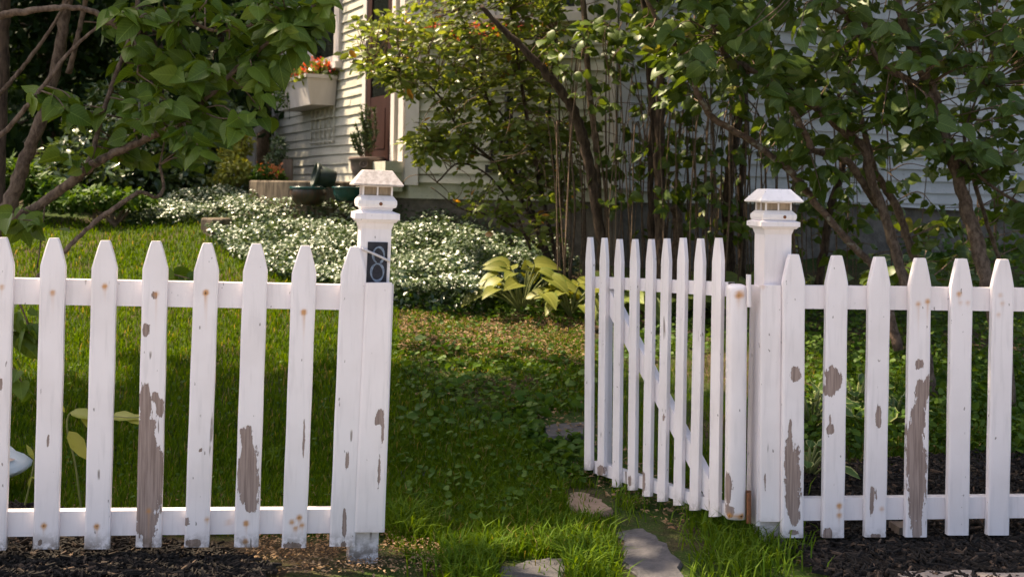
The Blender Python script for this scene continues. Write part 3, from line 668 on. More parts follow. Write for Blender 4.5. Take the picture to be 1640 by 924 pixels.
RP = [((1269, 407), (1266, 858), 17.2), ((1338, 409), (1331, 858), 17), ((1406, 411), (1398, 857), 17), ((1471, 413), (1463, 857), 17), ((1537, 414), (1530, 854), 17), ((1603, 415), (1594, 854), 17), ((1670, 416), (1660, 852), 17)]
RPEEL = {0: [(1270, 597, 8, 11), (1266, 765, 12, 55), (1261, 722, 6, 24), (1268, 818, 9, 22), (1262, 690, 3, 20), (1266, 850, 8, 4)], 1: [(1331, 606, 13, 20), (1325, 622, 9, 10), (1326, 686, 6, 8), (1321, 852, 7, 9), (1325, 672, 2, 12)], 2: [(1403, 665, 4.5, 18), (1392, 800, 3, 24), (1398, 788, 1.5, 12), (1398, 855, 8, 3)],
         3: [(1468, 582, 6.5, 8), (1472, 628, 10, 22), (1466, 664, 10, 26), (1461, 700, 15, 26), (1464, 750, 15, 52), (1462, 805, 11, 38), (1464, 843, 7, 18), (1480, 618, 5, 18)], 4: [], 5: [(1590, 700, 1.5, 4)]}
RRUST = {1: [(1340, 807, .85), (1340, 822, .7)], 2: [(1408, 812, .5)], 3: [(1466, 486, .6, 50), (1481, 482, .75, 40)], 4: [(1531, 470, .7), (1533, 484, .35), (1545, 484, .4)], 5: [(1597, 472, .4), (1600, 485, .4), (1594, 503, .4)]}
fr = thing('picket_fence', 'white picket fence right of the gateway, with dark mulch beneath it', 'fence', (1.3, 3.9, 0.0), 'picket fence runs')
for i, (a, b, w) in enumerate(RP):
    m = M(); plank(m, picket_rows(a, b, w, .42), fenceD, .021, RPEEL.get(i, ()), RRUST.get(i, ()), -.021, dirt=(838, 40) if i < 3 else (0, 0))
    o = m.build('picket', W, fr)
    if i == 3: o['label'] = 'picket flaked to bare wood along most of its length'
for k in range(1, 4):
    m = M(); plank(m, picket_rows((1670 + 67 * k, 416 + k), (1660 + 66 * k, 852), 17, .42, n=40), fenceD, .021, off=-.021); m.build('picket', W, fr)
m = M(); hrail(m, 1250, 1900, 457, 465, 494, 502, fenceD, .001, .038); m.build('rail', W, fr)
m = M(); hrail(m, 1250, 1900, 799, 792, 834, 826, fenceD, .001, .038); m.build('rail', W, fr)
m = M(); a = P([1449, 1476, 1478, 1447], [850, 850, 884, 884], fenceD(1460)); m.box(np.concatenate([a, a + FN * .08])[[0, 1, 2, 3, 4, 5, 6, 7]] + FN * .04); m.build('support_stub', WOODP, fr)

# ------------------------------------------------------------------ gate posts with lamps
class PostFrame:
    def __init__(s, base, top, D, yaw):
        s.b = P(base[0], base[1], D); t = P(top[0], top[1], D); s.y0 = base[1]; s.len = base[1] - top[1]; s.U = nrm(t - s.b); s.k = np.linalg.norm(t - s.b) / s.len; s.m = D / F
        s.X = np.array([math.cos(yaw), math.sin(yaw), 0]); s.X = nrm(s.X - s.U * (s.X @ s.U)); s.Y = np.cross(s.U, s.X)     # Y points into the yard
    def at(s, x, d, y): return s.b + s.X * (x * s.m) + s.Y * (d * s.m) + s.U * ((s.y0 - y) * s.k)
    def stack(s, m, lv, mi=0, cap=True, x0=0.0, **kw):
        v = []; n = len(lv)
        for y, hw in lv:
            for a, b in ((-1, -1), (1, -1), (1, 1), (-1, 1)): v.append(s.at(x0 + a * hw, b * hw, y))
        f = [(3, 2, 1, 0), tuple(range(4 * n - 4, 4 * n))]
        for k in range(n - 1): f += [(4 * k + i, 4 * k + (i + 1) % 4, 4 * k + 4 + (i + 1) % 4, 4 * k + 4 + i) for i in range(4)]
        m.add(v, f, mi, **kw)
    def bx(s, m, x0, x1, d0, d1, ya, yb, mi=0, **kw):
        m.box([s.at(x0, d0, yb), s.at(x1, d0, yb), s.at(x1, d1, yb), s.at(x0, d1, yb), s.at(x0, d0, ya), s.at(x1, d0, ya), s.at(x1, d1, ya), s.at(x0, d1, ya)], mi, **kw)
def gate_post(label, pf, hw, ys, hole, ybase, trims, roofmat):
    """ys: roof top, eaves, pane bottom, lamp base bottom, cornice top, cornice bottom (photo rows)."""
    root = thing('gate_post', label, 'gate post', pf.at(0, 0, ybase), 'lamp topped gate posts')
    rt, ev, pb, lb, ct, cb = ys
    m = M(); lv = [(y, hw * (1 + .03 * math.sin(y * .02))) for y in np.linspace(ybase + 6, cb, 30)]; pf.stack(m, lv, dirt=np.repeat(np.clip((np.array([l[0] for l in lv]) - ybase + 62) / 40, 0, 1), 4)); m.build('shaft', W, root)
    m = M(); h = cb - ct; pf.stack(m, [(cb + 4, hw * 1.03), (cb - .5, hw * 1.10), (cb - h * .30, hw * 1.16), (cb - h * .32, hw * 1.30), (cb - h * .52, hw * 1.42), (cb - h * .55, hw * 1.50), (ct, hw * 1.50), (ct - 3, hw * 1.12), (ct - 4, hw * 1.0)]); m.build('cornice', W, root)
    lamp = M(); h2 = lb - pb
    pf.stack(lamp, [(ct - 3.5, hw * 1.02), (lb - 1, hw * 1.06), (lb - h2 * .12, hw * 1.25), (lb - h2 * .35, hw * 1.31), (lb - h2 * .62, hw * 1.30), (lb - h2 * .8, hw * 1.18), (pb + 1, hw * 1.07), (pb, hw * 1.02)]); 
    lo = lamp.build('lamp', WL, root)
    m = M(); w = hw * 1.02; e = hw * .12
    for a in (-1, 1):
        for b in (-1, 1): pf.bx(m, a * w - (e if a > 0 else 0), a * w + (0 if a > 0 else e), b * w - (e if b > 0 else 0), b * w + (0 if b > 0 else e), ev - 1, pb - .1)
    for a in (-1, 1):
        pf.bx(m, -e * .45, e * .45, a * w - e * (a > 0) + .02 * a, a * w + e * (a < 0) - .02, ev - 1, pb - .1); pf.bx(m, a * w - e * (a > 0) + .02, a * w + e * (a < 0) - .02, -e * .45, e * .45, ev - 1, pb - .1)
        pf.bx(m, -w + e, w - e, a * w - e * .8 * (a > 0) + .05, a * w + e * .8 * (a < 0) - .05, ev - .9, ev + 1.5); pf.bx(m, a * w - e * .8 * (a > 0) + .05, a * w + e * .8 * (a < 0) - .05, -w + e, w - e, ev - .9, ev + 1.5)
    m.build('lamp_frame', WL, lo)
    m = M(); pf.stack(m, [(pb - .2, w * .9), (ev - .5, w * .9)]); m.build('pane', PANE, lo)
    m = M(); r = hw * 1.66; pf.stack(m, [(ev + .2, r * .93), (ev - .8, r), (ev - 3, r), (ev - 3.4, r * .985), (rt + 1.2, hw * .98), (rt, hw * .92)]); m.build('lamp_roof', roofmat, lo)
    m = M(); cc = pf.at(hole[0], -hw * 1.33, hole[1]); m.lathe(cc, [(0, .002), (.004, .0015), (.0058, 0), (.006, -.004)], 12, 0, -pf.Y); m.build('screw', STEEL, lo, True)
    for d in trims: d(root)
    return root
# left post
pfL = PostFrame((579, 905), (603, 285), 3.74, .235)
def trimL(root):
    m = M(); plank(m, np.array([(y, 588 - 2 + (452 - y) * .046, 628 + (452 - y) * .030) for y in np.linspace(453, 852, 90)]), lambda p: 0 * p + 3.665, .022, [(610, 668, 6, 13), (603, 672, 3, 9), (613, 690, 2, 20), (607, 740, 1.2, 50)], (), 0, nd=pfL.Y, dirt=(840, 60)); m.build('trim_board', W, root)
    m = M(); plank(m, np.array([(y, 619 + (452 - y) * .038, 631 + (452 - y) * .038) for y in np.linspace(456, 848, 30)]), lambda p: 0 * p + 3.690, .05, (), (), 0, nd=pfL.Y); m.build('trim_board', W, root)
def plaqueL(root):
    m = M(); pfL.bx(m, -12.5, 19.0, -25.9, -24.3, 386.5, 452); pl = m.build('number_plaque', PLAQUE, root)
    m = M()
    for (cx, cy, rx, ry) in ((5.0, 407, 8.6, 12.5), (4.0, 434, 9.8, 13.5)):
        a = np.linspace(0, 2 * np.pi, 37)[:-1]
        for k in range(36):
            a0, a1 = a[k], a[(k + 1) % 36]; w0 = 1.55 + .5 * math.sin(a0 * 3 + cx); 
            if cy < 420 and 1.2 < a0 < 1.9: continue
            q = []
            for aa, rr in ((a0, -w0), (a1, -w0), (a1, w0), (a0, w0)): q.append((cx + (rx + rr) * math.cos(aa), cy + (ry + rr) * math.sin(aa)))
            m.box([pfL.at(x, -26.5, y) for x, y in q] + [pfL.at(x, -25.95, y) for x, y in q])
    m.build('numeral_eight', CHALK, pl)
    c = curve([pfL.at(-21.5, -25.6, 397.5), pfL.at(-10, -27.2, 402), pfL.at(6, -27.4, 408.5), pfL.at(18, -27.2, 414), pfL.at(22.5, -25.6, 416)], 5); m = M(); m.tube(c, .0042, 8); m.build('cord', CORD, root, True)
gate_post('white gate post left of the gap with the dark number eight plaque', pfL, 23.5, (273, 298, 313, 334, 341, 362), (5, 326), 906, [trimL, plaqueL], LROOF)
# right post
pfR = PostFrame((1229, 882), (1239, 312), 3.93, .150)
def trimR(root):
    m = M(); plank(m, np.array([(y, 1219 + (456 - y) * .006, 1252 + (456 - y) * .006) for y in np.linspace(457, 835, 90)]), lambda p: 0 * p + 3.860, .02, [(1225, 772, 1.8, 14), (1241, 688, 1, 9)], [(1222, 459, .4)], 0, nd=pfR.Y, dirt=(825, 60)); m.build('trim_board', W, root)
    m = M(); pfR.bx(m, -28.5, -22.3, -24, 22, 458, 834); m.build('trim_board', W, root)
gate_post('white gate post right of the gap where the gate hangs', pfR, 21.5, (303, 324, 337, 354, 355, 371), (8, 347), 884, [trimR], WL)

# ------------------------------------------------------------------ gate, standing open into the yard
GH = np.array([.800, 3.875]); GE = np.array([.315, 4.70]); gd = GE - GH; glen = np.linalg.norm(gd); gd = gd / glen
GNi = np.array([gd[1], -gd[0], 0.0])                                   # away from the street face
if GNi[0] < 0: GNi = -GNi
def gateD(px):
    u = (np.asarray(px, float) - CX) / F; a = (u * GH[1] - GH[0]) / (gd[0] - u * gd[1]); return GH[1] + a * gd[1]
gate = thing('garden_gate', 'white picket gate standing open into the yard with diagonal brace', 'gate', (GH[0], GH[1], .12))
GP = [(948, 380, 946, 752, 6.2), (971, 381, 967, 760, 6.2), (995, 383, 991, 779, 6.5), (1020, 383, 1016, 784, 6.7), (1046, 383, 1040, 794, 7.0), (1071, 382, 1064, 802, 7.3), (1097, 381, 1090, 808, 7.6), (1125, 382, 1116, 816, 8.0), (1154, 381, 1148, 826, 8.8)]
GPEEL = {3: [(1014, 768, 3, 8)], 4: [(1036, 772, 3.5, 16)], 1: [(967, 752, 6, 8)], 5: [(1069, 668, 2, 6)], 8: [(1140, 800, 1.5, 20)]}
for i, (xt, yt, xb, yb, w) in enumerate(GP):
    m = M(); plank(m, picket_rows((xt, yt), (xb, yb), w * .86, .42, 38, 80), gateD, .018, GPEEL.get(i, ()), (), -.018, nx=7, nd=GNi, bev=.002, dirt=(yb - 26, 60)); m.build('picket', W, gate)
m = M(); hrail(m, 950, 1166, 443, 452, 461, 475, gateD, .001, .03, nd=GNi); m.build('rail', W, gate)
m = M(); hrail(m, 950, 1166, 738, 808, 757, 828, gateD, .001, .03, nd=GNi); m.build('rail', W, gate)
def gp(px, py, off): return P(px, py, gateD(px)) + GNi * off
m = M(); a0, a1, b0, b1 = gp(957, 470, .002), gp(974, 462, .002), gp(1146, 790, .002), gp(1134, 806, .002)
m.box([a0, a1, b0, b1, a0 + GNi * .03, a1 + GNi * .03, b0 + GNi * .03, b1 + GNi * .03]); m.build('brace', W, gate)
m = M(); a = [gp(950, 470, .032), gp(962, 470, .032), gp(960, 752, .032), gp(947, 750, .032)]; m.box(a + [q + GNi * .03 for q in a]); m.build('end_stile', W, gate)
m = M(); ys = np.linspace(466, 828, 60); ang = np.linspace(0, 2 * np.pi, 21)[:-1]
cD = float(gateD(1180)) - .005; rr = 15.6 * cD / F; V = []; pe = []; ru = []
for y, k in [(455, .55), (457, .88), (461, 1.0)] + [(y, 1.0) for y in ys]:
    cpt = P(1180 - (y - 460) * .008, y, cD); V.append(cpt + np.stack([np.sign(np.cos(ang)) * np.abs(np.cos(ang)) ** .55 * rr * k, np.sign(np.sin(ang)) * np.abs(np.sin(ang)) ** .55 * rr * k, 0 * ang], -1)); 
    xx = 1180 + np.cos(ang) * 16; fr_ = np.sin(ang) < 0.2; p_, r_ = marks(xx, np.full(20, y), [(1168, 778, 6, 24), (1170, 815, 8, 8)], [(1181, 470, 1.1, 18), (1171, 822, 1.0, 4), (1184, 822, 1.1, 4)]); pe.append(p_ * fr_); ru.append(r_ * fr_)
V = np.array(V); n = len(V); i = np.arange(n - 1)[:, None] * 20; j = np.arange(20)[None]; jn = (j + 1) % 20
m.add(V.reshape(-1, 3), [np.stack([i + j + 20, i + jn + 20, i + jn, i + j], -1).reshape(-1, 4), np.array([list(range(20))]), np.array([list(range((n - 1) * 20, n * 20))[::-1]])], 0, peel=np.concatenate(pe), rust=np.concatenate(ru)); m.build('round_stile', W, gate, True)
for ya, yb, mt in ((440, 492, W), (786, 838, STEEL)):
    m = M(); a = [P(1196, ya, 3.87), P(1203, ya, 3.87), P(1203, yb, 3.87), P(1196, yb, 3.87)]; m.box(a + [q + [0, .012, 0] for q in a]); c = P(1199, ya + 4, 3.853); e = P(1199, yb - 4, 3.853); m.tube([c, e], .006, 10); m.build('hinge', mt, gate)

# ------------------------------------------------------------------ stepping stones, kerb stones
def stone(label, pxs, mat, h, group='stepping stones'):
    g = ground_at([p[0] for p in pxs], [p[1] for p in pxs]); pts = curve(np.vstack([g[:, :2], g[:1, :2]]), 4)[:-1]; pts += rng.normal(0, .009, pts.shape)
    z = float(g[:, 2].mean()); return slab('stepping_stone', label, 'stone', pts, z - .05, z + h, mat, group)
stone('grey slate slab beside the free end of the open gate', [(868, 668), (905, 664), (948, 668), (950, 706), (915, 712), (876, 708)], SLATE, .012)
stone('small tan stone in the grass before the gate', [(906, 800), (930, 786), (972, 802), (980, 826), (948, 834), (918, 822)], TAN, .012)
stone('large dark slate slab in the gateway below the gate hinge side', [(986, 852), (1030, 848), (1066, 872), (1092, 905), (1096, 945), (1030, 945), (1000, 890)], SLATE, .008)
stone('slate slab cut by the lower edge of the photo left of the bright grass tuft', [(800, 912), (850, 900), (898, 898), (906, 916), (890, 950), (806, 950)], SLATE, .008)
stone('mossy stone sunk in the grass right of the left gate post', [(618, 752), (650, 746), (690, 756), (672, 768), (624, 766)], SLATE, .004)
for i, (a, b) in enumerate(((1424, 1560), (1562, 1760))):
    g = [P(a, 917, 3.60)[:2], P(b, 912, 3.62)[:2], P(b, 950, 3.45)[:2], P(a + 4, 950, 3.45)[:2]]
    g = [np.array(q) for q in g]; out = []
    for k in range(4):
        for t in np.arange(6) / 6: out.append(g[k] + (g[(k + 1) % 4] - g[k]) * t + rng.normal(0, .004, 2))
    slab('kerb_stone', ('rough granite kerb stone at the lower right, the left one of two', 'rough granite kerb stone at the lower right corner')[i], 'kerb', out, -.08, .035, GRANITE, 'kerb stones')

# ------------------------------------------------------------------ bag of mulch at the left
bg_ = thing('plastic_bag', 'blue and white plastic bag lying behind the leftmost pickets', 'bag', P(-20, 765, 4.3))
cb = P(-45, 742, 4.35); m = M(); nu, nv = 28, 18; V = np.zeros((nv, nu, 3))
for a in range(nv):
    for b in range(nu):
        th = a / (nv - 1) * math.pi; ph = b / nu * 2 * math.pi; sx = np.sign(math.cos(ph)) * abs(math.cos(ph)) ** .7 * math.sin(th) ** .7; sy = np.sign(math.sin(ph)) * abs(math.sin(ph)) ** .7 * math.sin(th) ** .7; sz = math.cos(th)
        V[a, b] = cb + np.array([sx * .215 + sz * .0, sy * .14, sz * .075 * (1 - .55 * max(0, sx) ** 1.5)]) + rng.normal(0, .0035, 3) - [0, 0, .01 * sx]
i = np.arange(nv - 1)[:, None] * nu; j = np.arange(nu)[None]; jn = (j + 1) % nu
m.add(V.reshape(-1, 3), np.stack([i + j + nu, i + jn + nu, i + jn, i + j], -1).reshape(-1, 4)); m.build('bag_body', BAG, bg_, True)
m = M(); m.add(V[1:6, 22:29 - 1].reshape(-1, 3) + [0, 0, .006], [(r * 6 + c, r * 6 + c + 1, r * 6 + 7 + c, r * 6 + 6 + c) for r in range(4) for c in range(5)]); m.build('printed_panel', BAGP, bg_, True)

# ------------------------------------------------------------------ trees and shrubs
class Plant:
    """Trunks and limbs from photo polylines at real depths, then twigs and leaves around them."""
    def __init__(s, root, bark, twig=TWIG, barks=None):
        s.root = root; s.bark = bark; s.twig = twig; s.samples = []; s.mt = M(); s.ml = M(); s.limbs = []
    def limb(s, pts, name='branch', mat=None, wob=.12, sides=9, n=8, sep=True):
        """pts rows: px, py, depth, radius in photo px."""
        c = curve(pts, n); w = P(c[:, 0], c[:, 1], c[:, 2]); r = np.maximum(.0015, c[:, 3] * np.where(c[:, 3] > 5, .70, .85) * c[:, 2] / F)
        w = w + rng.normal(0, 1, w.shape) * (r * .12)[:, None]
        m = M() if sep else s.mt
        m.tube(w, r, sides, 0, wob)
        if sep: m.build(name, mat or s.bark, s.root, True)
        s.samples.append(w); return w
    def clusters(s, polys, size, tmpls=(HEART, HEART2, HEART3, HEART4), per=(5, 9), spread=.11, maxd=1.3, face=(0, -.45, .65), droop=.45, jit=.5, rr=(0, 1)):
        S = np.concatenate(s.samples)
        for poly, n, (d0, d1) in polys:
            q = rand_poly(poly, n); D = d0 + rng.random(n) * (d1 - d0); c = P(q[:, 0], q[:, 1], D)
            for k in range(n):
                dd = np.linalg.norm(S - c[k], axis=1); j = int(np.argmin(dd)); a = S[j]
                if dd[j] > maxd: a = c[k] + nrm(S[j] - c[k]) * maxd * .6
                mid = (a + c[k]) / 2 + rng.normal(0, .06 * min(1, dd[j]), 3) + [0, 0, .05 * min(1, dd[j])]
                tw = curve([a, mid, c[k]], 4); s.mt.tube(tw, np.linspace(.0045, .0022, len(tw)), 5, 0)
                L = int(rng.integers(*per)); ax = nrm(c[k] - mid)
                p = c[k] + ax * np.linspace(-spread, .02, L)[:, None] + rng.normal(0, .012, (L, 3))
                side = nrm(np.cross(ax, [0, 0, 1.0]) + 1e-6); sgn = np.where(np.arange(L) % 2, 1, -1)[:, None]
                yd = side * sgn + ax * .6 + R(L, .35) - [0, 0, droop]
                nd = np.array(face) + R(L, jit)
                scatter(s.ml, tmpls[int(rng.integers(len(tmpls)))], p + nrm(yd) * .015, yd, nd, size * (.45 + .85 * rng.random(L)), rr[0] + (rr[1] - rr[0]) * rng.random(L))
    def done(s, leaf, leafname='foliage'):
        if s.mt.n: kind(s.mt.build('twigs', s.twig, s.root, True), 'stuff')
        if s.ml.n: s.ml.build(leafname, leaf, s.root, True)

# left lilac, close behind the fence
ll = thing('lilac_tree', 'lilac tree with crooked branches leaning in from the left over the fence', 'tree', ground_at(20, 560)[0])
T = Plant(ll, BARK)
T.limb([(-60, 560, 5.3, 22), (-30, 440, 5.3, 20), (6, 345, 5.3, 17), (36, 270, 5.3, 15), (66, 190, 5.3, 14), (92, 95, 5.3, 13), (108, 0, 5.3, 12), (118, -120, 5.2, 9), (150, -300, 5.0, 6)], 'trunk')
T.limb([(-20, 560, 5.7, 16), (-6, 400, 5.7, 14), (2, 230, 5.7, 12), (6, 90, 5.7, 12), (12, -40, 5.7, 11), (20, -300, 5.6, 6)], 'trunk', BARKD)
T.limb([(-90, 600, 5.0, 22), (-50, 440, 5.0, 17), (0, 368, 4.95, 13), (60, 330, 4.9, 11.5), (120, 287, 4.85, 11), (160, 258, 4.8, 10), (200, 238, 4.8, 9), (238, 222, 4.8, 8), (290, 195, 4.8, 8), (330, 158, 4.85, 7), (380, 110, 4.9, 5), (440, 60, 4.9, 3), (500, 10, 4.9, 2)], 'branch')
T.limb([(128, 285, 4.85, 7), (146, 250, 4.9, 6), (160, 200, 4.95, 5.5), (182, 130, 5.0, 5.5), (205, 70, 5.0, 6), (219, 30, 5.0, 5), (222, -60, 5, 4)], 'branch')
T.limb([(-70, 60, 4.7, 10), (0, 26, 4.7, 9), (50, 18, 4.7, 7.5), (110, 12, 4.72, 6.5), (150, 20, 4.75, 6.5), (176, 36, 4.8, 6), (205, 58, 4.85, 6), (216, 75, 4.9, 5)], 'branch')
T.limb([(-40, 235, 4.7, 6), (0, 218, 4.7, 5), (42, 172, 4.7, 4.5), (85, 118, 4.72, 4), (110, 85, 4.75, 3.5), (166, 34, 4.8, 2.5)], 'branch')
T.limb([(-10, 160, 5.1, 4), (20, 128, 5.1, 4), (60, 78, 5.1, 3.5), (98, 20, 5.1, 3), (120, -30, 5.1, 2.5)], 'branch')
T.limb([(0, 480, 4.6, 4), (40, 462, 4.6, 4), (105, 400, 4.6, 5), (150, 358, 4.65, 5), (200, 322, 4.7, 4.5), (226, 308, 4.75, 4), (250, 316, 4.8, 3.5), (262, 300, 4.85, 3), (256, 265, 4.9, 2.5)], 'branch')
T.limb([(110, 118, 5.25, 7), (122, 70, 5.2, 6), (133, 20, 5.2, 6), (150, -60, 5.1, 5)], 'branch')
T.limb([(176, 34, 4.8, 4), (220, 33, 4.8, 4), (222, 55, 4.85, 2.5)], 'branch')
T.limb([(190, 48, 4.8, 2.2), (212, 60, 4.8, 2.2), (222, 90, 4.8, 2), (220, 118, 4.8, 1.6)], 'branch', sides=6)
T.limb([(270, 36, 4.8, 3.5), (300, 34, 4.8, 3.5), (350, 50, 4.85, 3), (420, 40, 4.85, 3), (480, 52, 4.8, 2)], 'branch')
T.limb([(130, 465, 4.75, 1.8), (190, 462, 4.75, 1.8), (232, 452, 4.75, 1.4), (255, 418, 4.8, 1.2)], 'branch', sides=6)
T.limb([(60, 430, 4.8, 1.8), (66, 380, 4.8, 1.5), (72, 330, 4.8, 1.4)], 'branch', sides=6)
T.clusters([([(150, -30), (545, -30), (515, 35), (465, 85), (420, 160), (330, 130), (200, 80)], 66, (4.5, 5.4)), ([(200, 100), (440, 90), (430, 180), (390, 235), (300, 240), (240, 215), (190, 190)], 44, (4.5, 5.3)),
    ([(60, 140), (140, 130), (120, 260), (50, 245)], 6, (4.6, 5.0)), ([(10, 320), (60, 320), (60, 365), (10, 365)], 3, (4.6, 5.0)), ([(180, 235), (340, 225), (320, 270), (200, 265)], 6, (4.7, 5.2)),
    ([(440, 10), (535, 0), (500, 60), (440, 80)], 9, (4.6, 5.1)), ([(20, 530), (60, 530), (60, 630), (15, 630)], 5, (4.4, 4.7)), ([(280, 420), (320, 420), (320, 450), (280, 450)], 1, (4.6, 4.7))], .086, per=(5, 10))
T.clusters([([(-300, -500), (560, -500), (560, -30), (-300, -30)], 210, (4.9, 6.4))], .12, per=(6, 10), maxd=.9)
T.done(LILAC)

# big lilac on the right
rl = thing('lilac_tree', 'spreading lilac with lichened crooked limbs behind the right fence', 'tree', ground_at(1500, 640)[0])
T = Plant(rl, BARK)
T.limb([(1640, 800, 5.6, 22), (1622, 700, 5.65, 20), (1600, 540, 5.8, 17), (1576, 435, 5.9, 16), (1548, 335, 6.0, 15), (1532, 280, 6.0, 13), (1500, 165, 6.0, 13), (1476, 110, 6.0, 12), (1450, 50, 6.0, 11), (1430, -40, 6, 9), (1400, -200, 6, 6)], 'trunk')
T.limb([(1500, 168, 6.0, 9), (1470, 138, 5.95, 9), (1420, 108, 5.9, 8), (1396, 78, 5.9, 6), (1385, 40, 5.9, 5), (1380, -40, 5.9, 4)], 'branch')
T.limb([(1495, 640, 5.9, 15), (1470, 520, 6.0, 13), (1440, 420, 6.1, 12), (1415, 340, 6.1, 11), (1395, 285, 6.1, 11), (1385, 240, 6.1, 11), (1345, 205, 6.1, 10), (1305, 172, 6.1, 10), (1240, 130, 6.1, 9.5), (1195, 108, 6.1, 9), (1165, 95, 6.1, 8), (1150, 60, 6.1, 7), (1135, 10, 6.1, 6), (1120, -80, 6, 5)], 'branch')
T.limb([(1440, 560, 6.2, 12), (1405, 440, 6.3, 9), (1372, 400, 6.3, 8.5), (1318, 340, 6.3, 8), (1262, 272, 6.3, 8), (1205, 228, 6.3, 7.5), (1145, 192, 6.25, 7), (1122, 160, 6.2, 7), (1103, 120, 6.2, 6), (1085, 80, 6.2, 5), (1050, 30, 6.2, 4), (1020, -40, 6.2, 3)], 'branch', BARKL)
T.limb([(1300, 240, 6.0, 8), (1285, 205, 6.0, 7), (1262, 165, 6.0, 6), (1230, 140, 6.0, 5)], 'branch', BARKL)
T.limb([(1405, 330, 6.2, 8), (1360, 262, 6.1, 9), (1320, 246, 6.05, 8), (1296, 240, 6.0, 7)], 'branch')
T.limb([(1380, 60, 5.8, 8), (1350, 20, 5.8, 8), (1310, -5, 5.8, 8), (1260, -60, 5.8, 6)], 'branch')
T.limb([(1490, 470, 6.4, 9), (1460, 400, 6.4, 9), (1435, 330, 6.4, 9), (1400, 270, 6.4, 8), (1380, 190, 6.4, 6), (1360, 100, 6.4, 4)], 'branch')
T.limb([(1620, 470, 6.2, 4), (1595, 400, 6.2, 4), (1560, 290, 6.2, 4), (1545, 220, 6.2, 3), (1570, 140, 6.2, 2)], 'branch')
T.limb([(1640, 330, 6.0, 3), (1590, 300, 6.0, 3), (1545, 262, 6.0, 3), (1510, 240, 6.0, 2)], 'branch')
T.clusters([([(1000, -30), (1660, -30), (1660, 110), (1450, 150), (1250, 130), (1010, 90)], 165, (5.4, 6.8)), ([(1060, 100), (1300, 100), (1450, 160), (1440, 230), (1200, 190), (1060, 170)], 46, (5.6, 6.6)),
    ([(1380, 150), (1660, 100), (1660, 230), (1560, 270), (1400, 250)], 42, (5.5, 6.5)), ([(1200, 190), (1400, 220), (1440, 330), (1320, 320), (1230, 260)], 14, (5.8, 6.6)), ([(1540, 250), (1660, 240), (1660, 420), (1580, 330)], 13, (5.5, 6.4)),
    ([(1230, 130), (1290, 130), (1280, 170), (1230, 170)], 3, (5.6, 5.7)), ([(1400, 330), (1560, 330), (1560, 450), (1400, 450)], 12, (6.2, 7.2))], .088, per=(5, 9))
T.clusters([([(960, -560), (1950, -560), (1950, -30), (960, -30)], 430, (5.2, 7.8)), ([(1650, 0), (1900, 0), (1900, 250), (1650, 250)], 40, (5.5, 7))], .13, per=(6, 10), maxd=.9)
T.done(LILACR)

# multi stemmed shrub against the house, dark thin stems
ms_ = thing('stemmed_shrub', 'tall shrub of many dark upright stems against the house corner', 'shrub', ground_at(1050, 420)[0])
T = Plant(ms_, BARKD)
T.limb([(1062, 470, 7.7, 14), (1058, 380, 7.8, 13), (1056, 250, 7.8, 11), (1058, 120, 7.8, 10), (1050, 60, 7.8, 9), (1030, 0, 7.8, 7), (1000, -120, 7.7, 5)], 'trunk')
T.limb([(1044, 460, 8.0, 9), (1042, 300, 8.0, 8), (1045, 180, 8.0, 8), (1040, 100, 8.0, 8), (1048, 20, 8, 7), (1060, -100, 8, 5)], 'trunk')
T.limb([(1080, 470, 7.9, 14), (1086, 360, 7.9, 11), (1078, 330, 7.9, 10)], 'trunk', BARK)
T.limb([(975, 470, 7.9, 13), (962, 380, 7.9, 12), (952, 310, 7.9, 12), (938, 240, 7.9, 12), (915, 170, 7.85, 11), (872, 115, 7.8, 10), (835, 75, 7.8, 8), (806, 48, 7.8, 7), (770, 10, 7.8, 4)], 'trunk')
T.limb([(968, 470, 8.1, 8), (960, 330, 8.1, 7), (955, 240, 8.1, 7), (945, 160, 8.1, 7), (938, 60, 8.1, 7), (930, -40, 8.1, 6)], 'trunk', BARK)
T.limb([(1168, 470, 8.2, 13), (1166, 330, 8.2, 12), (1172, 250, 8.2, 11), (1185, 180, 8.2, 10), (1200, 100, 8.2, 7), (1215, 0, 8.2, 5)], 'trunk')
T.limb([(1190, 460, 8.4, 8), (1186, 300, 8.4, 7), (1196, 200, 8.4, 6), (1190, 100, 8.4, 5)], 'trunk')
T.limb([(1310, 470, 8.0, 10), (1330, 340, 8.0, 9), (1350, 260, 8, 8), (1345, 150, 8, 6)], 'trunk')
c = P(946, 161, 8.05); m = M(); m.tube([c, c + [-.01, -.07, .01]], [.02, .018], 9); m.build('cut_stub', WOODP, ms_)
ts = []
for k in range(110):
    x0 = (880 + 350 * rng.random()) if k < 84 else 1230 + 380 * rng.random(); d = 7.6 + 1.2 * rng.random(); ln = rng.normal(0, 18); r = .9 + 1.5 * rng.random() ** 2
    ytop = 40 + 200 * rng.random(); c = [(x0, 450, d, r), (x0 + ln * .2 + rng.normal(0, 4), 330, d, r * .9), (x0 + ln * .6 + rng.normal(0, 6), 200, d, r * .8), (x0 + ln * 1.3, ytop, d, r * .5)]
    T.limb(c, sep=False, sides=5, n=5, wob=0)
for k in range(90):       # tangled bare twigs
    x0 = 700 + 480 * rng.random(); y0 = 120 + 200 * rng.random(); d = 8 + .8 * rng.random(); a = rng.random() * 6.28; L = 30 + 50 * rng.random()
    T.limb([(x0, y0, d, .8), (x0 + L * .5 * math.cos(a) + rng.normal(0, 8), y0 + L * .5 * math.sin(a) + rng.normal(0, 8), d, .7), (x0 + L * math.cos(a), y0 + L * math.sin(a), d, .5)], sep=False, sides=4, n=4, wob=0)
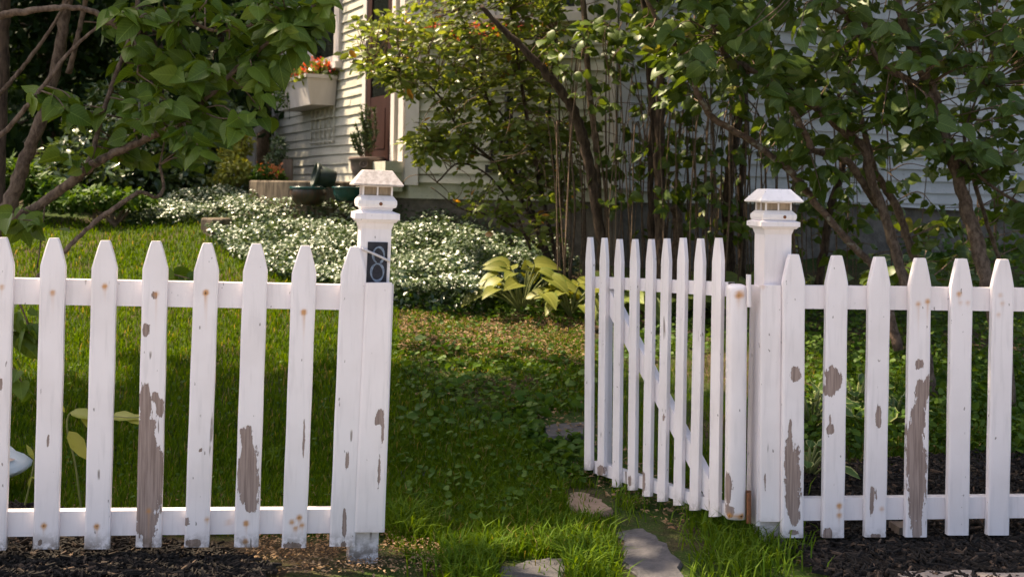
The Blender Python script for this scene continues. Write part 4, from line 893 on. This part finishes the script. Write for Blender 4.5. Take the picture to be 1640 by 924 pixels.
T.clusters([([(850, -30), (1230, -30), (1220, 110), (1000, 130), (880, 110)], 130, (7.4, 8.6)), ([(900, 120), (1240, 130), (1230, 380), (1000, 390), (930, 300)], 120, (7.6, 8.7)), ([(1240, 200), (1420, 220), (1430, 420), (1250, 410)], 60, (7.4, 8.6)), ([(1440, 240), (1640, 250), (1640, 430), (1460, 430)], 30, (7.0, 8.4)), ([(1480, -20), (1660, -20), (1660, 200), (1480, 200)], 24, (7.5, 8.5))], .075, per=(4, 8), maxd=.6, jit=.7, droop=.7)
T.clusters([([(860, -500), (1700, -500), (1700, -30), (860, -30)], 330, (7.4, 9.2))], .13, per=(5, 9), maxd=.8)
T.done(LILACR)

# the sunlit shrub in front of the bay
sb = thing('sunlit_shrub', 'airy sunlit shrub with small yellow green leaves before the front wall', 'shrub', ground_at(870, 430)[0])
T = Plant(sb, BARKD)
for pts in ([(880, 430, 8.5, 5), (860, 370, 8.6, 4.5), (830, 310, 8.7, 4), (790, 260, 8.7, 3.2), (740, 215, 8.7, 2.6), (700, 150, 8.7, 2), (640, 110, 8.7, 1.5), (590, 95, 8.7, 1)], [(885, 430, 8.7, 5), (850, 330, 8.8, 4), (800, 220, 8.8, 3), (770, 120, 8.8, 2.4), (740, 30, 8.8, 2), (720, -60, 8.8, 1.5)],
    [(895, 430, 8.6, 6), (870, 320, 8.6, 5), (846, 200, 8.6, 4), (830, 100, 8.6, 3), (815, 0, 8.6, 2.4)], [(700, 292, 8.7, 1.5), (735, 262, 8.7, 1.8), (780, 280, 8.7, 2), (820, 330, 8.65, 2.4), (850, 400, 8.6, 3)], [(690, 225, 8.6, 1.2), (730, 235, 8.6, 1.5), (790, 260, 8.65, 2), (840, 330, 8.65, 2.5)],
    [(905, 430, 8.8, 5), (890, 300, 8.9, 4), (880, 180, 8.9, 3), (890, 60, 8.9, 2.5)], [(560, 100, 8.6, 1), (620, 112, 8.6, 1.2), (700, 125, 8.7, 1.5), (780, 160, 8.7, 2), (830, 220, 8.7, 2.5)], [(870, 400, 8.5, 3), (800, 350, 8.4, 2.4), (740, 335, 8.3, 1.6), (690, 300, 8.3, 1)]):
    T.limb(pts, sides=6, n=6)
T.clusters([([(560, 40), (640, 10), (760, -40), (900, -40), (900, 120), (720, 140), (600, 130), (555, 95)], 420, (8.2, 9.2)), ([(590, 90), (700, 110), (880, 110), (900, 220), (760, 210), (640, 165)], 165, (8.2, 9.2)), ([(650, 190), (760, 200), (760, 250), (660, 245)], 60, (8.3, 9.0)),
    ([(770, 190), (930, 190), (930, 330), (800, 300)], 150, (8.3, 9.1)), ([(690, 290), (900, 300), (900, 400), (760, 360)], 60, (8.0, 8.9)), ([(640, 215), (760, 240), (740, 270), (660, 258)], 26, (8.4, 8.9))], .070, (OVAL, OVAL), (5, 10), .11, .45, (-.25, -.3, .6), .2, .6)
T.clusters([([(600, -330), (900, -330), (900, -40), (600, -40)], 120, (8.2, 9.2))], .06, (OVAL,), (6, 10), .12, .6, (-.25, -.3, .6), .2, .6)
T.done(SMALLF)

def cloud(m, blobs, n, size, T_, face=(0, -.2, .6), jit=.8, shell=.55, mi=0):
    """Leaves through the outer volume of lumpy ellipsoids: blobs rows are centre (3) and radii (3)."""
    b = np.asarray(blobs, float); vol = b[:, 3] * b[:, 4] * b[:, 5]; k = rng.choice(len(b), n, p=(vol ** .7) / (vol ** .7).sum())
    d = nrm(R(n)); r = shell + (1 - shell) * rng.random(n) ** .6; lump = .8 + .4 * vnoise(d[:, 0] * 2 + k, d[:, 2] * 2 + d[:, 1], 1.7, 8)
    p = b[k, :3] + d * b[k, 3:] * (r * lump)[:, None]
    scatter(m, T_, p, d * .5 + R(n, .7) - [0, 0, .2], np.array(face) + d * .5 + R(n, jit * .6), size * (.6 + .8 * rng.random(n)))
    return p
def bush(name, label, cat, px, py, D, blobs_px, n, size, T_, leaf, stems=5, group=None, face=(0, -.2, .6), bark=TWIG):
    """blobs_px rows: px, py, half width px, half height px, depth offset."""
    base = P(px, py, D); base[2] = min(base[2], float(tz(base[0], base[1])) + .02)
    root = thing(name, label, cat, base, group); bl = []
    for (x, y, rx, ry, dz) in blobs_px:
        c = P(x, y, D + dz); bl.append((*c, rx * D / F, rx * D / F * .9, ry * D / F))
    m = M(); cloud(m, bl, n, size, T_, face); m.build('foliage', leaf, root, True)
    m = M()
    for k in range(stems):
        b = bl[k % len(bl)]; e = np.array(b[:3]) + R(1, .3)[0] * b[3:6] + [0, 0, .2 * b[5]]; c = curve([base + [rng.normal(0, .05), rng.normal(0, .05), -.05], (base + e) / 2 + R(1, .05)[0], e], 5); m.tube(c, np.linspace(.02, .006, len(c)), 6, 0, .1)
    m.build('stems', bark, root, True); return root
# dark trees that close the yard at the left
TR = [(-40, 13.6, 6.0, 'dark evergreen tree at the far left edge behind the lilac', 1.4), (70, 15.0, 6.5, 'dense dark tree behind the lilac trunk', 1.7), (230, 14.2, 8.6, 'dark tree in deep shade behind the hanging lilac leaves', 1.5), (340, 16.4, 9.2, 'tall shaded tree left of the house wall', 1.6), (415, 19.0, 8.5, 'farthest shaded tree beside the house corner board', 1.6)]
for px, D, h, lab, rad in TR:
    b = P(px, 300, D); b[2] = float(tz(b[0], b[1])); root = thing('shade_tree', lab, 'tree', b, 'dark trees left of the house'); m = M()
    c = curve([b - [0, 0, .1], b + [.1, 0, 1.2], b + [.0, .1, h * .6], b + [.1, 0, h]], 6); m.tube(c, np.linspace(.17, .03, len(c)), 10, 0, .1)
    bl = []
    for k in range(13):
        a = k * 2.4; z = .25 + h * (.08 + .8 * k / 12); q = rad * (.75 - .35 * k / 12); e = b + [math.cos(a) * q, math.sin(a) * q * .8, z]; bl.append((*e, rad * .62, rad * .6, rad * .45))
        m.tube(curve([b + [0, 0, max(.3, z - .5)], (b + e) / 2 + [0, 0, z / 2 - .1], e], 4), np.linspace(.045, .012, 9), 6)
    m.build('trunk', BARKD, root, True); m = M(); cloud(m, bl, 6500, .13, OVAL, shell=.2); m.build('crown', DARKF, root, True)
# the woods beyond
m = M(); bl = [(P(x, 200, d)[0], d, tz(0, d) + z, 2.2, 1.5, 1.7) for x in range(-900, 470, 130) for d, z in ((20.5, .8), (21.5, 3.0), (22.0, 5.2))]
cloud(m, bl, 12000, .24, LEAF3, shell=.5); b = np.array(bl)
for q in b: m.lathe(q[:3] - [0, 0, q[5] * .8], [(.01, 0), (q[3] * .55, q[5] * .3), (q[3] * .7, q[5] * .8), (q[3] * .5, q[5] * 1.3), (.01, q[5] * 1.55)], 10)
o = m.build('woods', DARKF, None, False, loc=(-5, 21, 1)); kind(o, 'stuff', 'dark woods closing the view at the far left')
# sun flecked shrubs
bush('rhododendron', 'sun flecked glossy shrub left of centre behind the sloping lilac branch', 'shrub', 130, 320, 11.4, [(110, 275, 60, 45, 0), (160, 235, 60, 45, .3), (85, 300, 40, 25, -.2), (150, 290, 50, 35, -.2)], 2600, .085, OVAL, RHODO, group='glossy shrubs')
bush('rhododendron', 'tall glossy shrub in sun and shade right of the lilac branches', 'shrub', 235, 320, 12.0, [(215, 190, 62, 50, .3), (240, 240, 70, 50, 0), (265, 285, 55, 28, -.2), (180, 160, 40, 30, .4), (200, 285, 45, 30, 0)], 3400, .085, OVAL, RHODO, group='glossy shrubs')
bush('rhododendron', 'rounded shrub beside the stair handrail, darker than its neighbours', 'shrub', 330, 310, 12.6, [(320, 240, 50, 45, 0), (350, 200, 45, 40, .4), (330, 280, 48, 24, -.2)], 2400, .08, OVAL, RHODO, group='glossy shrubs')
bush('golden_shrub', 'bright yellow green shrub in front of the handrail post', 'shrub', 378, 305, 12.0, [(376, 275, 28, 22, 0), (366, 250, 18, 20, .1), (390, 232, 14, 20, .3), (350, 292, 22, 10, 0)], 1700, .05, LEAF3, YELF)
bush('fern_clump', 'green fern clump at the left edge of the sunny lawn', 'plant', 25, 318, 10.6, [(20, 285, 40, 28, 0), (60, 300, 40, 20, 0), (-20, 290, 40, 30, 0)], 1600, .10, LONG, WEED)
bush('low_shrub', 'leafy low shrub along the far side of the lawn at the left', 'shrub', 190, 325, 10.4, [(150, 318, 50, 16, 0), (200, 320, 45, 14, 0), (100, 322, 40, 14, 0)], 1500, .06, OVAL, WEED)
bush('orange_flowers', 'small plant with orange flowers behind the concrete planter edge', 'flowers', 428, 292, 11.9, [(424, 280, 20, 12, 0), (440, 284, 16, 9, 0)], 620, .05, OVAL, WEED, 3)
m = M(); q = P(415 + 32 * rng.random(16), 266 + 16 * rng.random(16), 11.75); flowers(m, q, .04, 60); m.build('blossoms', ORANGEF, [o for o in bpy.data.objects if o.name == 'orange_flowers'][0])
bush('dwarf_conifer', 'small dark feathery conifer against the lower left siding', 'plant', 445, 290, 12.2, [(446, 238, 12, 18, 0), (440, 262, 16, 14, 0)], 700, .05, LONG, ROSEM, 3)

# ------------------------------------------------------------------ periwinkle mound
PERI_POLY = [(325, 352), (352, 338), (400, 322), (470, 316), (560, 318), (660, 330), (730, 345), (800, 365), (850, 392), (900, 415), (930, 432), (860, 450), (800, 478), (760, 494), (700, 490), (640, 482), (560, 475), (500, 452), (440, 436), (390, 410), (340, 385)]
PERI2 = [(185, 342), (220, 320), (270, 310), (400, 304), (400, 322), (350, 332), (318, 345), (260, 350), (200, 348)]
m = M()
for poly, n, hgt in ((PERI_POLY, 27000, .20), (PERI2, 5200, .15)):
    q = rand_poly(poly, n); g = ground_at(q[:, 0], q[:, 1] + 14); hh = hgt * (.35 + .9 * vnoise(g[:, 0], g[:, 1], 3.0, 7) ** 1.3) * (.7 + .4 * rng.random(n)) ; g[:, 2] += hh
    kp = rng.random(n) < .45 + .9 * vnoise(g[:, 0], g[:, 1], 4.5, 12); g = g[kp]; n = len(g); q = q[kp]
    for k, (T_, nn) in enumerate(((LEAF3, n),)):
        yd = R(n) * [1, 1, .35]; nd = R(n, .40) + [-.22, -.38, .9]; scatter(m, T_, g, yd, nd, .024 + .022 * rng.random(n), xs=1.25)
    g2 = ground_at(q[:n // 3, 0], q[:n // 3, 1] + 14); g2[:, 2] += hgt * .4 * rng.random(len(g2)); scatter(m, LEAF3, g2, R(len(g2)), R(len(g2), .6) + [0, 0, 1.0], .05, rnd=np.zeros(len(g2)))
o = m.build('periwinkle', PERI, None, True, loc=(-.9, 8.5, .5)); kind(o, 'stuff', 'glossy periwinkle ground cover glittering in the sun'); o['category'] = 'ground cover'

# ------------------------------------------------------------------ hostas and other perennials
def hosta(label, px, py, n, size, leaf, spread=1.0, lift=.6, D=None, group='hosta plants', T_=HOST):
    b = ground_at(px, py)[0] if D is None else P(px, py, D); root = thing('hosta', label, 'hosta', b, group); m, st = M(), M(); 
    for k in range(n):
        a = k * 2.4 + rng.random() * .6; r = size * spread * (.25 + .75 * (k + .5) / n); e = b + [math.cos(a) * r, math.sin(a) * r, size * lift * (1.15 - .75 * k / n) + .03]
        st.tube(curve([b, (b + e) / 2 + [0, 0, size * .2], e], 4), [.006] * 8 + [.004], 5)
        out = np.array([[math.cos(a), math.sin(a), .25 - .45 * k / n]]); scatter(m, T_, e[None], out + R(1, .2), np.array([[math.cos(a) * .4, math.sin(a) * .4 - .5, .9]]) + R(1, .25), size * (.75 + .4 * rng.random()))
    st.build('stalks', STEMG, root); m.build('leaves', leaf, root, True); return root
hosta('large golden hosta with broad pale leaves at the edge of the periwinkle', 836, 502, 26, .175, HOSTA, 1.8, 1.5)
hosta('golden hosta just left of the free end of the open gate', 914, 510, 16, .15, HOSTA, 1.5, 1.2)
hosta('hosta seen through the left pickets of the gate', 1000, 505, 14, .22, HOSTAG)
hosta('hosta seen through the middle pickets of the gate', 1065, 502, 14, .22, HOSTAG)
hosta('hosta between the gate and the right gate post', 1140, 500, 16, .23, HOSTAG)
hosta('hosta half hidden behind the right gate post', 1195, 496, 14, .22, HOSTAG)
hosta('hosta just right of the right gate post above the rail', 1300, 486, 14, .22, HOSTAG)
hosta('variegated plant with cream edged leaves right of the post trim', 1300, 690, 20, .115, VARIE, 1.5, 1.2, group='variegated plants', T_=OVAL)
hosta('variegated plant between the first and second pickets right of the gate', 1296, 770, 12, .10, VARIE, 1.2, 1.0, group='variegated plants', T_=OVAL)
hosta('variegated plant between the second and third right hand pickets', 1372, 668, 16, .11, VARIE, 1.4, 1.2, group='variegated plants', T_=OVAL)
hosta('leafy plant with pale edged leaves left of the most flaked right hand picket', 1432, 690, 16, .10, VARIE, 1.4, 1.2, group='variegated plants', T_=OVAL)
hosta('pale leaved plant low against the stone foundation at the right', 1445, 470, 18, .17, VARIE, 1.4, 1.3, group='variegated plants', T_=OVAL)
hosta('pale leaved plant above the rail right of the lilac limbs', 1520, 480, 16, .17, VARIE, 1.4, 1.2, group='variegated plants', T_=OVAL)
# Solomon's seal arching behind the left pickets
so = thing('arching_plant', 'arching stem with yellow green leaves behind the second and third pickets', 'plant', P(130, 800, 4.05)); m, st = M(), M()
c = curve([P(130, 815, 4.05), P(120, 740, 4.05), P(108, 690, 4.05), P(112, 662, 4.05), P(140, 662, 4.0), P(200, 668, 3.95), P(226, 668, 3.95)], 5); st.tube(c, np.linspace(.004, .002, len(c)), 6)
for px, py, dx, dy, s_ in ((112, 660, 45, 6, .11), (130, 662, 30, 24, .12), (110, 690, 30, 45, .12), (176, 668, 45, -3, .11), (200, 668, 30, 6, .10), (104, 660, -10, -14, .06)):
    a = P(px, py, 4.0); e = P(px + dx, py + dy, 3.97); scatter(m, OVAL, a[None], (e - a)[None], np.array([[0, -.6, .8]]), s_ * 1.0, xs=.8)
st.build('stalk', STEMG, so); m.build('leaves', YELF, so, True)
so = thing('seedling', 'thin red stemmed seedling in the mulch beside the plastic bag', 'plant', P(42, 805, 4.05)); m, st = M(), M()
c = curve([P(40, 808, 4.05), P(50, 765, 4.05), P(54, 735, 4.05), P(44, 727, 4.05)], 5); st.tube(c, np.linspace(.004, .002, len(c)), 6); scatter(m, LONG, P(np.array([52., 50, 54]), np.array([762., 764, 735]), 4.04), P(np.array([46., 70, 40]), np.array([766., 758, 728]), 4.04) - P(52., 755., 4.04), np.array([[0, -.5, .8]] * 3), .06); st.build('stalk', STEMG, so); m.build('leaves', YELF, so)

# ------------------------------------------------------------------ lawn, weeds, litter, chips (uncountable)
def blades(m, g, L, wid, lean=.45, rnd=None):
    n = len(g); a = rng.random(n) * 2 * np.pi; d = np.stack([np.cos(a), np.sin(a), 0 * a], -1); side = np.stack([-np.sin(a + .7 * rng.normal(0, 1, n)), np.cos(a), 0 * a], -1); side = nrm(side); ln = (lean * (.3 + rng.random(n)))[:, None]; L = L[:, None]; w = np.broadcast_to(wid, (n,))[:, None]
    mid = g + np.array([0, 0, 1.]) * L * .6 + d * L * ln * .35; tip = g + np.array([0, 0, 1.]) * L * (1 - .25 * ln) + d * L * ln * 1.0
    V = np.stack([g - side * w * .5, g + side * w * .5, mid + side * w * .42, mid - side * w * .42, tip], 1); o = np.arange(n)[:, None] * 5
    r = np.repeat(rng.random(n) if rnd is None else rnd, 5); m.add(V.reshape(-1, 3), [o + np.array([[0, 1, 2, 3]]), o + np.array([[3, 2, 4]])], 0, rnd=r, lv=np.tile([0, 0, .6, .6, 1.0], n))
stones_px = [[(866, 662), (952, 662), (952, 714), (870, 714)], [(904, 784), (978, 784), (984, 832), (910, 832)], [(984, 846), (1064, 846), (1098, 905), (1098, 950), (1000, 950), (992, 890)], [(798, 898), (902, 896), (908, 950), (800, 950)]]
def lawn(poly, n, L0, L1, mask=None):
    q = rand_poly(poly, n); g = ground_at(q[:, 0], q[:, 1]); k = np.ones(n, bool)
    for s_ in stones_px: k &= ~in_poly(q[:, 0], q[:, 1], s_) | (rng.random(n) < .05)
    if mask is not None: k &= mask(q, g)
    return g[k]
def out_beds(q, g): return ~in_poly(g[:, 0], g[:, 1], np.array(BED_L)) & ~in_poly(g[:, 0], g[:, 1], np.array(BED_R))
m = M()
patchy = lambda q, g: out_beds(q, g) & (rng.random(len(g)) < .10 + 1.15 * ss(.25, .75, vnoise(g[:, 0], g[:, 1], 3.0, 9) * .6 + .4 * vnoise(g[:, 0], g[:, 1], 8.0, 2)))
g = lawn([(-200, 352), (330, 352), (345, 390), (440, 440), (560, 480), (640, 490), (640, 860), (-200, 860)], 80000, .04, .08, out_beds); blades(m, g, .026 + .035 * rng.random(len(g)), .0036 + .0010 * np.clip(g[:, 1] - 4, 0, 6))
g = lawn([(600, 500), (640, 545), (760, 568), (940, 578), (1000, 700), (940, 760), (960, 800), (1000, 860), (1000, 940), (700, 940), (620, 870), (600, 820)], 42000, .04, .08, patchy); blades(m, g, .018 + .034 * rng.random(len(g)) ** 1.5, .0042, .8)
g = lawn([(600, 690), (830, 700), (900, 780), (960, 840), (900, 900), (760, 900), (640, 860), (600, 800)], 11000, .05, .1, out_beds); blades(m, g, .03 + .05 * rng.random(len(g)), .0042, .7)
g = lawn([(640, 500), (800, 505), (950, 515), (955, 580), (760, 575), (640, 550)], 5200, .03, .06, patchy); blades(m, g, .02 + .035 * rng.random(len(g)), .005, .8)
g = lawn([(940, 560), (1200, 540), (1640, 500), (1660, 740), (1240, 750), (1180, 820), (1000, 740)], 17000, .03, .06, patchy); blades(m, g, .03 + .045 * rng.random(len(g)), .004)
kind(m.build('lawn_grass', GRASS, None, False, loc=(0, 5, .2)), 'stuff', 'short green lawn grass behind the fence')
m = M()      # taller tufts in the gateway and at the posts
for px, py, sp, n, L in ((760, 915, 60, 800, .13), (650, 850, 30, 420, .15), (930, 905, 60, 1100, .13), (1210, 870, 60, 900, .16), (1180, 910, 70, 700, .12), (1140, 845, 40, 420, .14), (850, 820, 90, 700, .09), (1000, 800, 60, 320, .09), (430, 745, 25, 220, .10), (460, 800, 25, 60, .09), (820, 760, 60, 300, .08), (1265, 890, 26, 60, .13)):
    q = np.column_stack([px + rng.normal(0, sp, n) * .6, np.minimum(py + rng.normal(0, sp * .35, n), 975)]); g = ground_at(q[:, 0], q[:, 1]); k = np.ones(n, bool)
    for s_ in stones_px: k &= ~in_poly(q[:, 0], q[:, 1], s_)
    k &= rng.random(n) < .72; g = g[k]; blades(m, g, L * (.35 + .6 * rng.random(len(g))), .006, .95)
kind(m.build('grass_tufts', GRASSY, None, False, loc=(0, 3.8, 0)), 'stuff', 'taller bright grass tufts in the gateway and beside the posts')
m = M()      # small broad leaved weeds
for poly, n, s0, s1, h in (([(620, 540), (950, 560), (950, 760), (900, 780), (820, 700), (640, 620)], 1900, .016, .04, .035), ([(640, 680), (900, 700), (960, 800), (760, 860), (640, 820)], 1000, .014, .04, .06), ([(640, 560), (950, 570), (950, 700), (640, 700)], 260, .04, .065, .06), ([(820, 640), (950, 660), (950, 760), (840, 740)], 160, .045, .075, .06), ([(640, 490), (940, 500), (940, 560), (660, 560)], 1000, .016, .034, .035), ([(1200, 500), (1660, 480), (1660, 740), (1240, 745)], 5600, .022, .05, .13), ([(960, 480), (1220, 480), (1200, 560), (960, 600)], 1300, .025, .045, .08), ([(820, 640), (940, 680), (960, 760), (850, 720)], 420, .025, .055, .05), ([(-60, 560), (640, 580), (640, 820), (-60, 800)], 1700, .014, .026, .03), ([(1440, 400), (1660, 400), (1660, 500), (1440, 500)], 700, .05, .08, .3), ([(1180, 690), (1290, 690), (1290, 790), (1200, 800)], 160, .03, .06, .1), ([(1540, 590), (1660, 590), (1660, 680), (1540, 680)], 300, .03, .06, .1), ([(560, 470), (940, 480), (940, 520), (700, 510)], 700, .03, .05, .08)):
    q = rand_poly(poly, n); g = ground_at(q[:, 0], q[:, 1]); g[:, 2] += .01 + h * rng.random(n) ** 1.5
    k = np.ones(n, bool)
    for s_ in stones_px: k &= ~in_poly(q[:, 0], q[:, 1], s_)
    g = g[k]; n = len(g); scatter(m, OVAL, g, R(n) * [1, 1, .3], R(n, .7) + [0, -.2, 1.0], s0 + (s1 - s0) * rng.random(n), xs=1.3)
kind(m.build('weeds', WEED, None, False, loc=(.5, 5, .3)), 'stuff', 'low broad leaved weeds among the grass and behind the right fence')
m = M()      # dead leaves and straw
for poly, n, s0, s1 in (([(640, 500), (950, 510), (950, 590), (640, 565)], 4600, .012, .03), ([(820, 640), (960, 680), (1140, 800), (1090, 860), (900, 760)], 800, .01, .03), ([(380, 850), (620, 850), (760, 900), (760, 924), (400, 924)], 2200, .007, .02), ([(0, 780), (640, 780), (640, 860), (0, 860)], 250, .01, .03), ([(1240, 740), (1660, 720), (1660, 924), (1260, 924)], 150, .012, .028), ([(1220, 690), (1660, 680), (1660, 770), (1220, 780)], 700, .01, .03), ([(640, 560), (950, 580), (950, 700), (640, 640)], 260, .012, .03)):
    q = rand_poly(poly, n); g = ground_at(q[:, 0], q[:, 1]); g[:, 2] += .012 + .016 * rng.random(n); scatter(m, LEAF3, g, R(n) * [1, 1, .15], R(n, .3) + [0, 0, 1.0], s0 + (s1 - s0) * rng.random(n), xs=.9)
kind(m.build('leaf_litter', LITTER, None, False, loc=(0, 5, .3)), 'stuff', 'dry brown leaf litter and straw on the bare soil')
m = M()      # shredded bark chips on the two mulch beds
for bedp, n in ((BED_L, 9000), (BED_R, 14000)):
    pb = np.array(bedp); lo = np.array([-2.1, 3.4]) if bedp is BED_L else np.array([.9, 3.4]); hi = np.array([-.65, 4.25]) if bedp is BED_L else np.array([2.9, 5.1])
    xy = lo + rng.random((n, 2)) * (hi - lo); xy = xy[in_poly(xy[:, 0], xy[:, 1], pb)]; n = len(xy); g = np.column_stack([xy, tz(xy[:, 0], xy[:, 1]) + .026 + .012 * rng.random(n)])
    a = rng.random(n) * 6.283; d = np.stack([np.cos(a), np.sin(a), rng.normal(0, .25, n)], -1); sd = np.stack([-np.sin(a), np.cos(a), rng.normal(0, .3, n)], -1); up = np.array([0, 0, 1.0]); L = (.008 + .022 * rng.random(n) ** 2)[:, None]; w = (.0025 + .004 * rng.random(n))[:, None]; t = (.0015 + .003 * rng.random(n))[:, None]
    V = np.stack([g - d * L - sd * w, g + d * L - sd * w * .5, g + d * L + sd * w * .5, g - d * L + sd * w, g - d * L * .9 - sd * w * .7 + up * t * 2, g + d * L * .9 - sd * w * .4 + up * t * 2, g + d * L * .9 + sd * w * .4 + up * t * 2, g - d * L * .9 + sd * w * .7 + up * t * 2], 1); o = np.arange(n)[:, None] * 8
    m.add(V.reshape(-1, 3), [np.concatenate([o + np.array([f]) for f in ((4, 5, 6, 7), (0, 1, 5, 4), (1, 2, 6, 5), (2, 3, 7, 6), (3, 0, 4, 7))])], 0, rnd=np.repeat(rng.random(n), 8))
kind(m.build('mulch_chips', CHIP, None, False, loc=(0, 3.9, 0)), 'stuff', 'dark shredded bark chips on the beds under the fence')

# ------------------------------------------------------------------ unseen tree added at the left; crown shaped to shade gateway and lawn
mt = thing('added_shade_tree', 'unseen tree added beyond the left end of the fence, its crown placed to shade gate and lawn', 'tree', (-5.3, 5.0, .1)); m = M()
c = curve([(-5.3, 5.0, 0), (-5.2, 5.1, 1.5), (-5.1, 5.2, 3.2), (-4.9, 5.4, 5.2), (-4.7, 5.6, 7.5)], 6); m.tube(c, np.linspace(.24, .08, len(c)), 12, 0, .06); bl = []
for x, y, z, r in ((-5.6, 5.8, 4.6, 1.1), (-4.2, 5.9, 4.4, 1.0), (-3.4, 6.0, 4.2, 1.0), (-4.6, 6.3, 5.2, 1.0), (-6.3, 5.8, 5.8, 1.3), (-3.3, 7.0, 5.8, 1.0), (-5.2, 6.6, 6.8, 1.2), (-4.4, 6.9, 7.4, 1.2), (-2.8, 6.2, 4.9, .8), (-2.3, 6.0, 4.3, .8), (-5.8, 7.2, 7.6, 1.2), (-2.2, 6.2, 4.0, .8), (-1.3, 5.5, 4.8, .9), (.2, 5.7, 4.7, .9), (-1.8, 5.4, 4.3, .85), (-.6, 5.2, 4.0, .7), (-1.45, 5.05, 4.5, .75), (-1.0, 5.9, 4.0, .7)):
    bl.append((x, y, z, r, r, r * .7)); m.tube(curve([(-5.1, 5.3, max(2.4, z - 2.0)), ((x - 5.1) / 2, (y + 5.3) / 2, z - .7), (x, y, z)], 5), np.linspace(.07, .015, 11), 7, 0, .08)
m.build('trunk', BARK, mt, True); m = M(); cloud(m, bl, 7000, .16, HEART, shell=.1); m.build('crown', LILAC, mt, True)
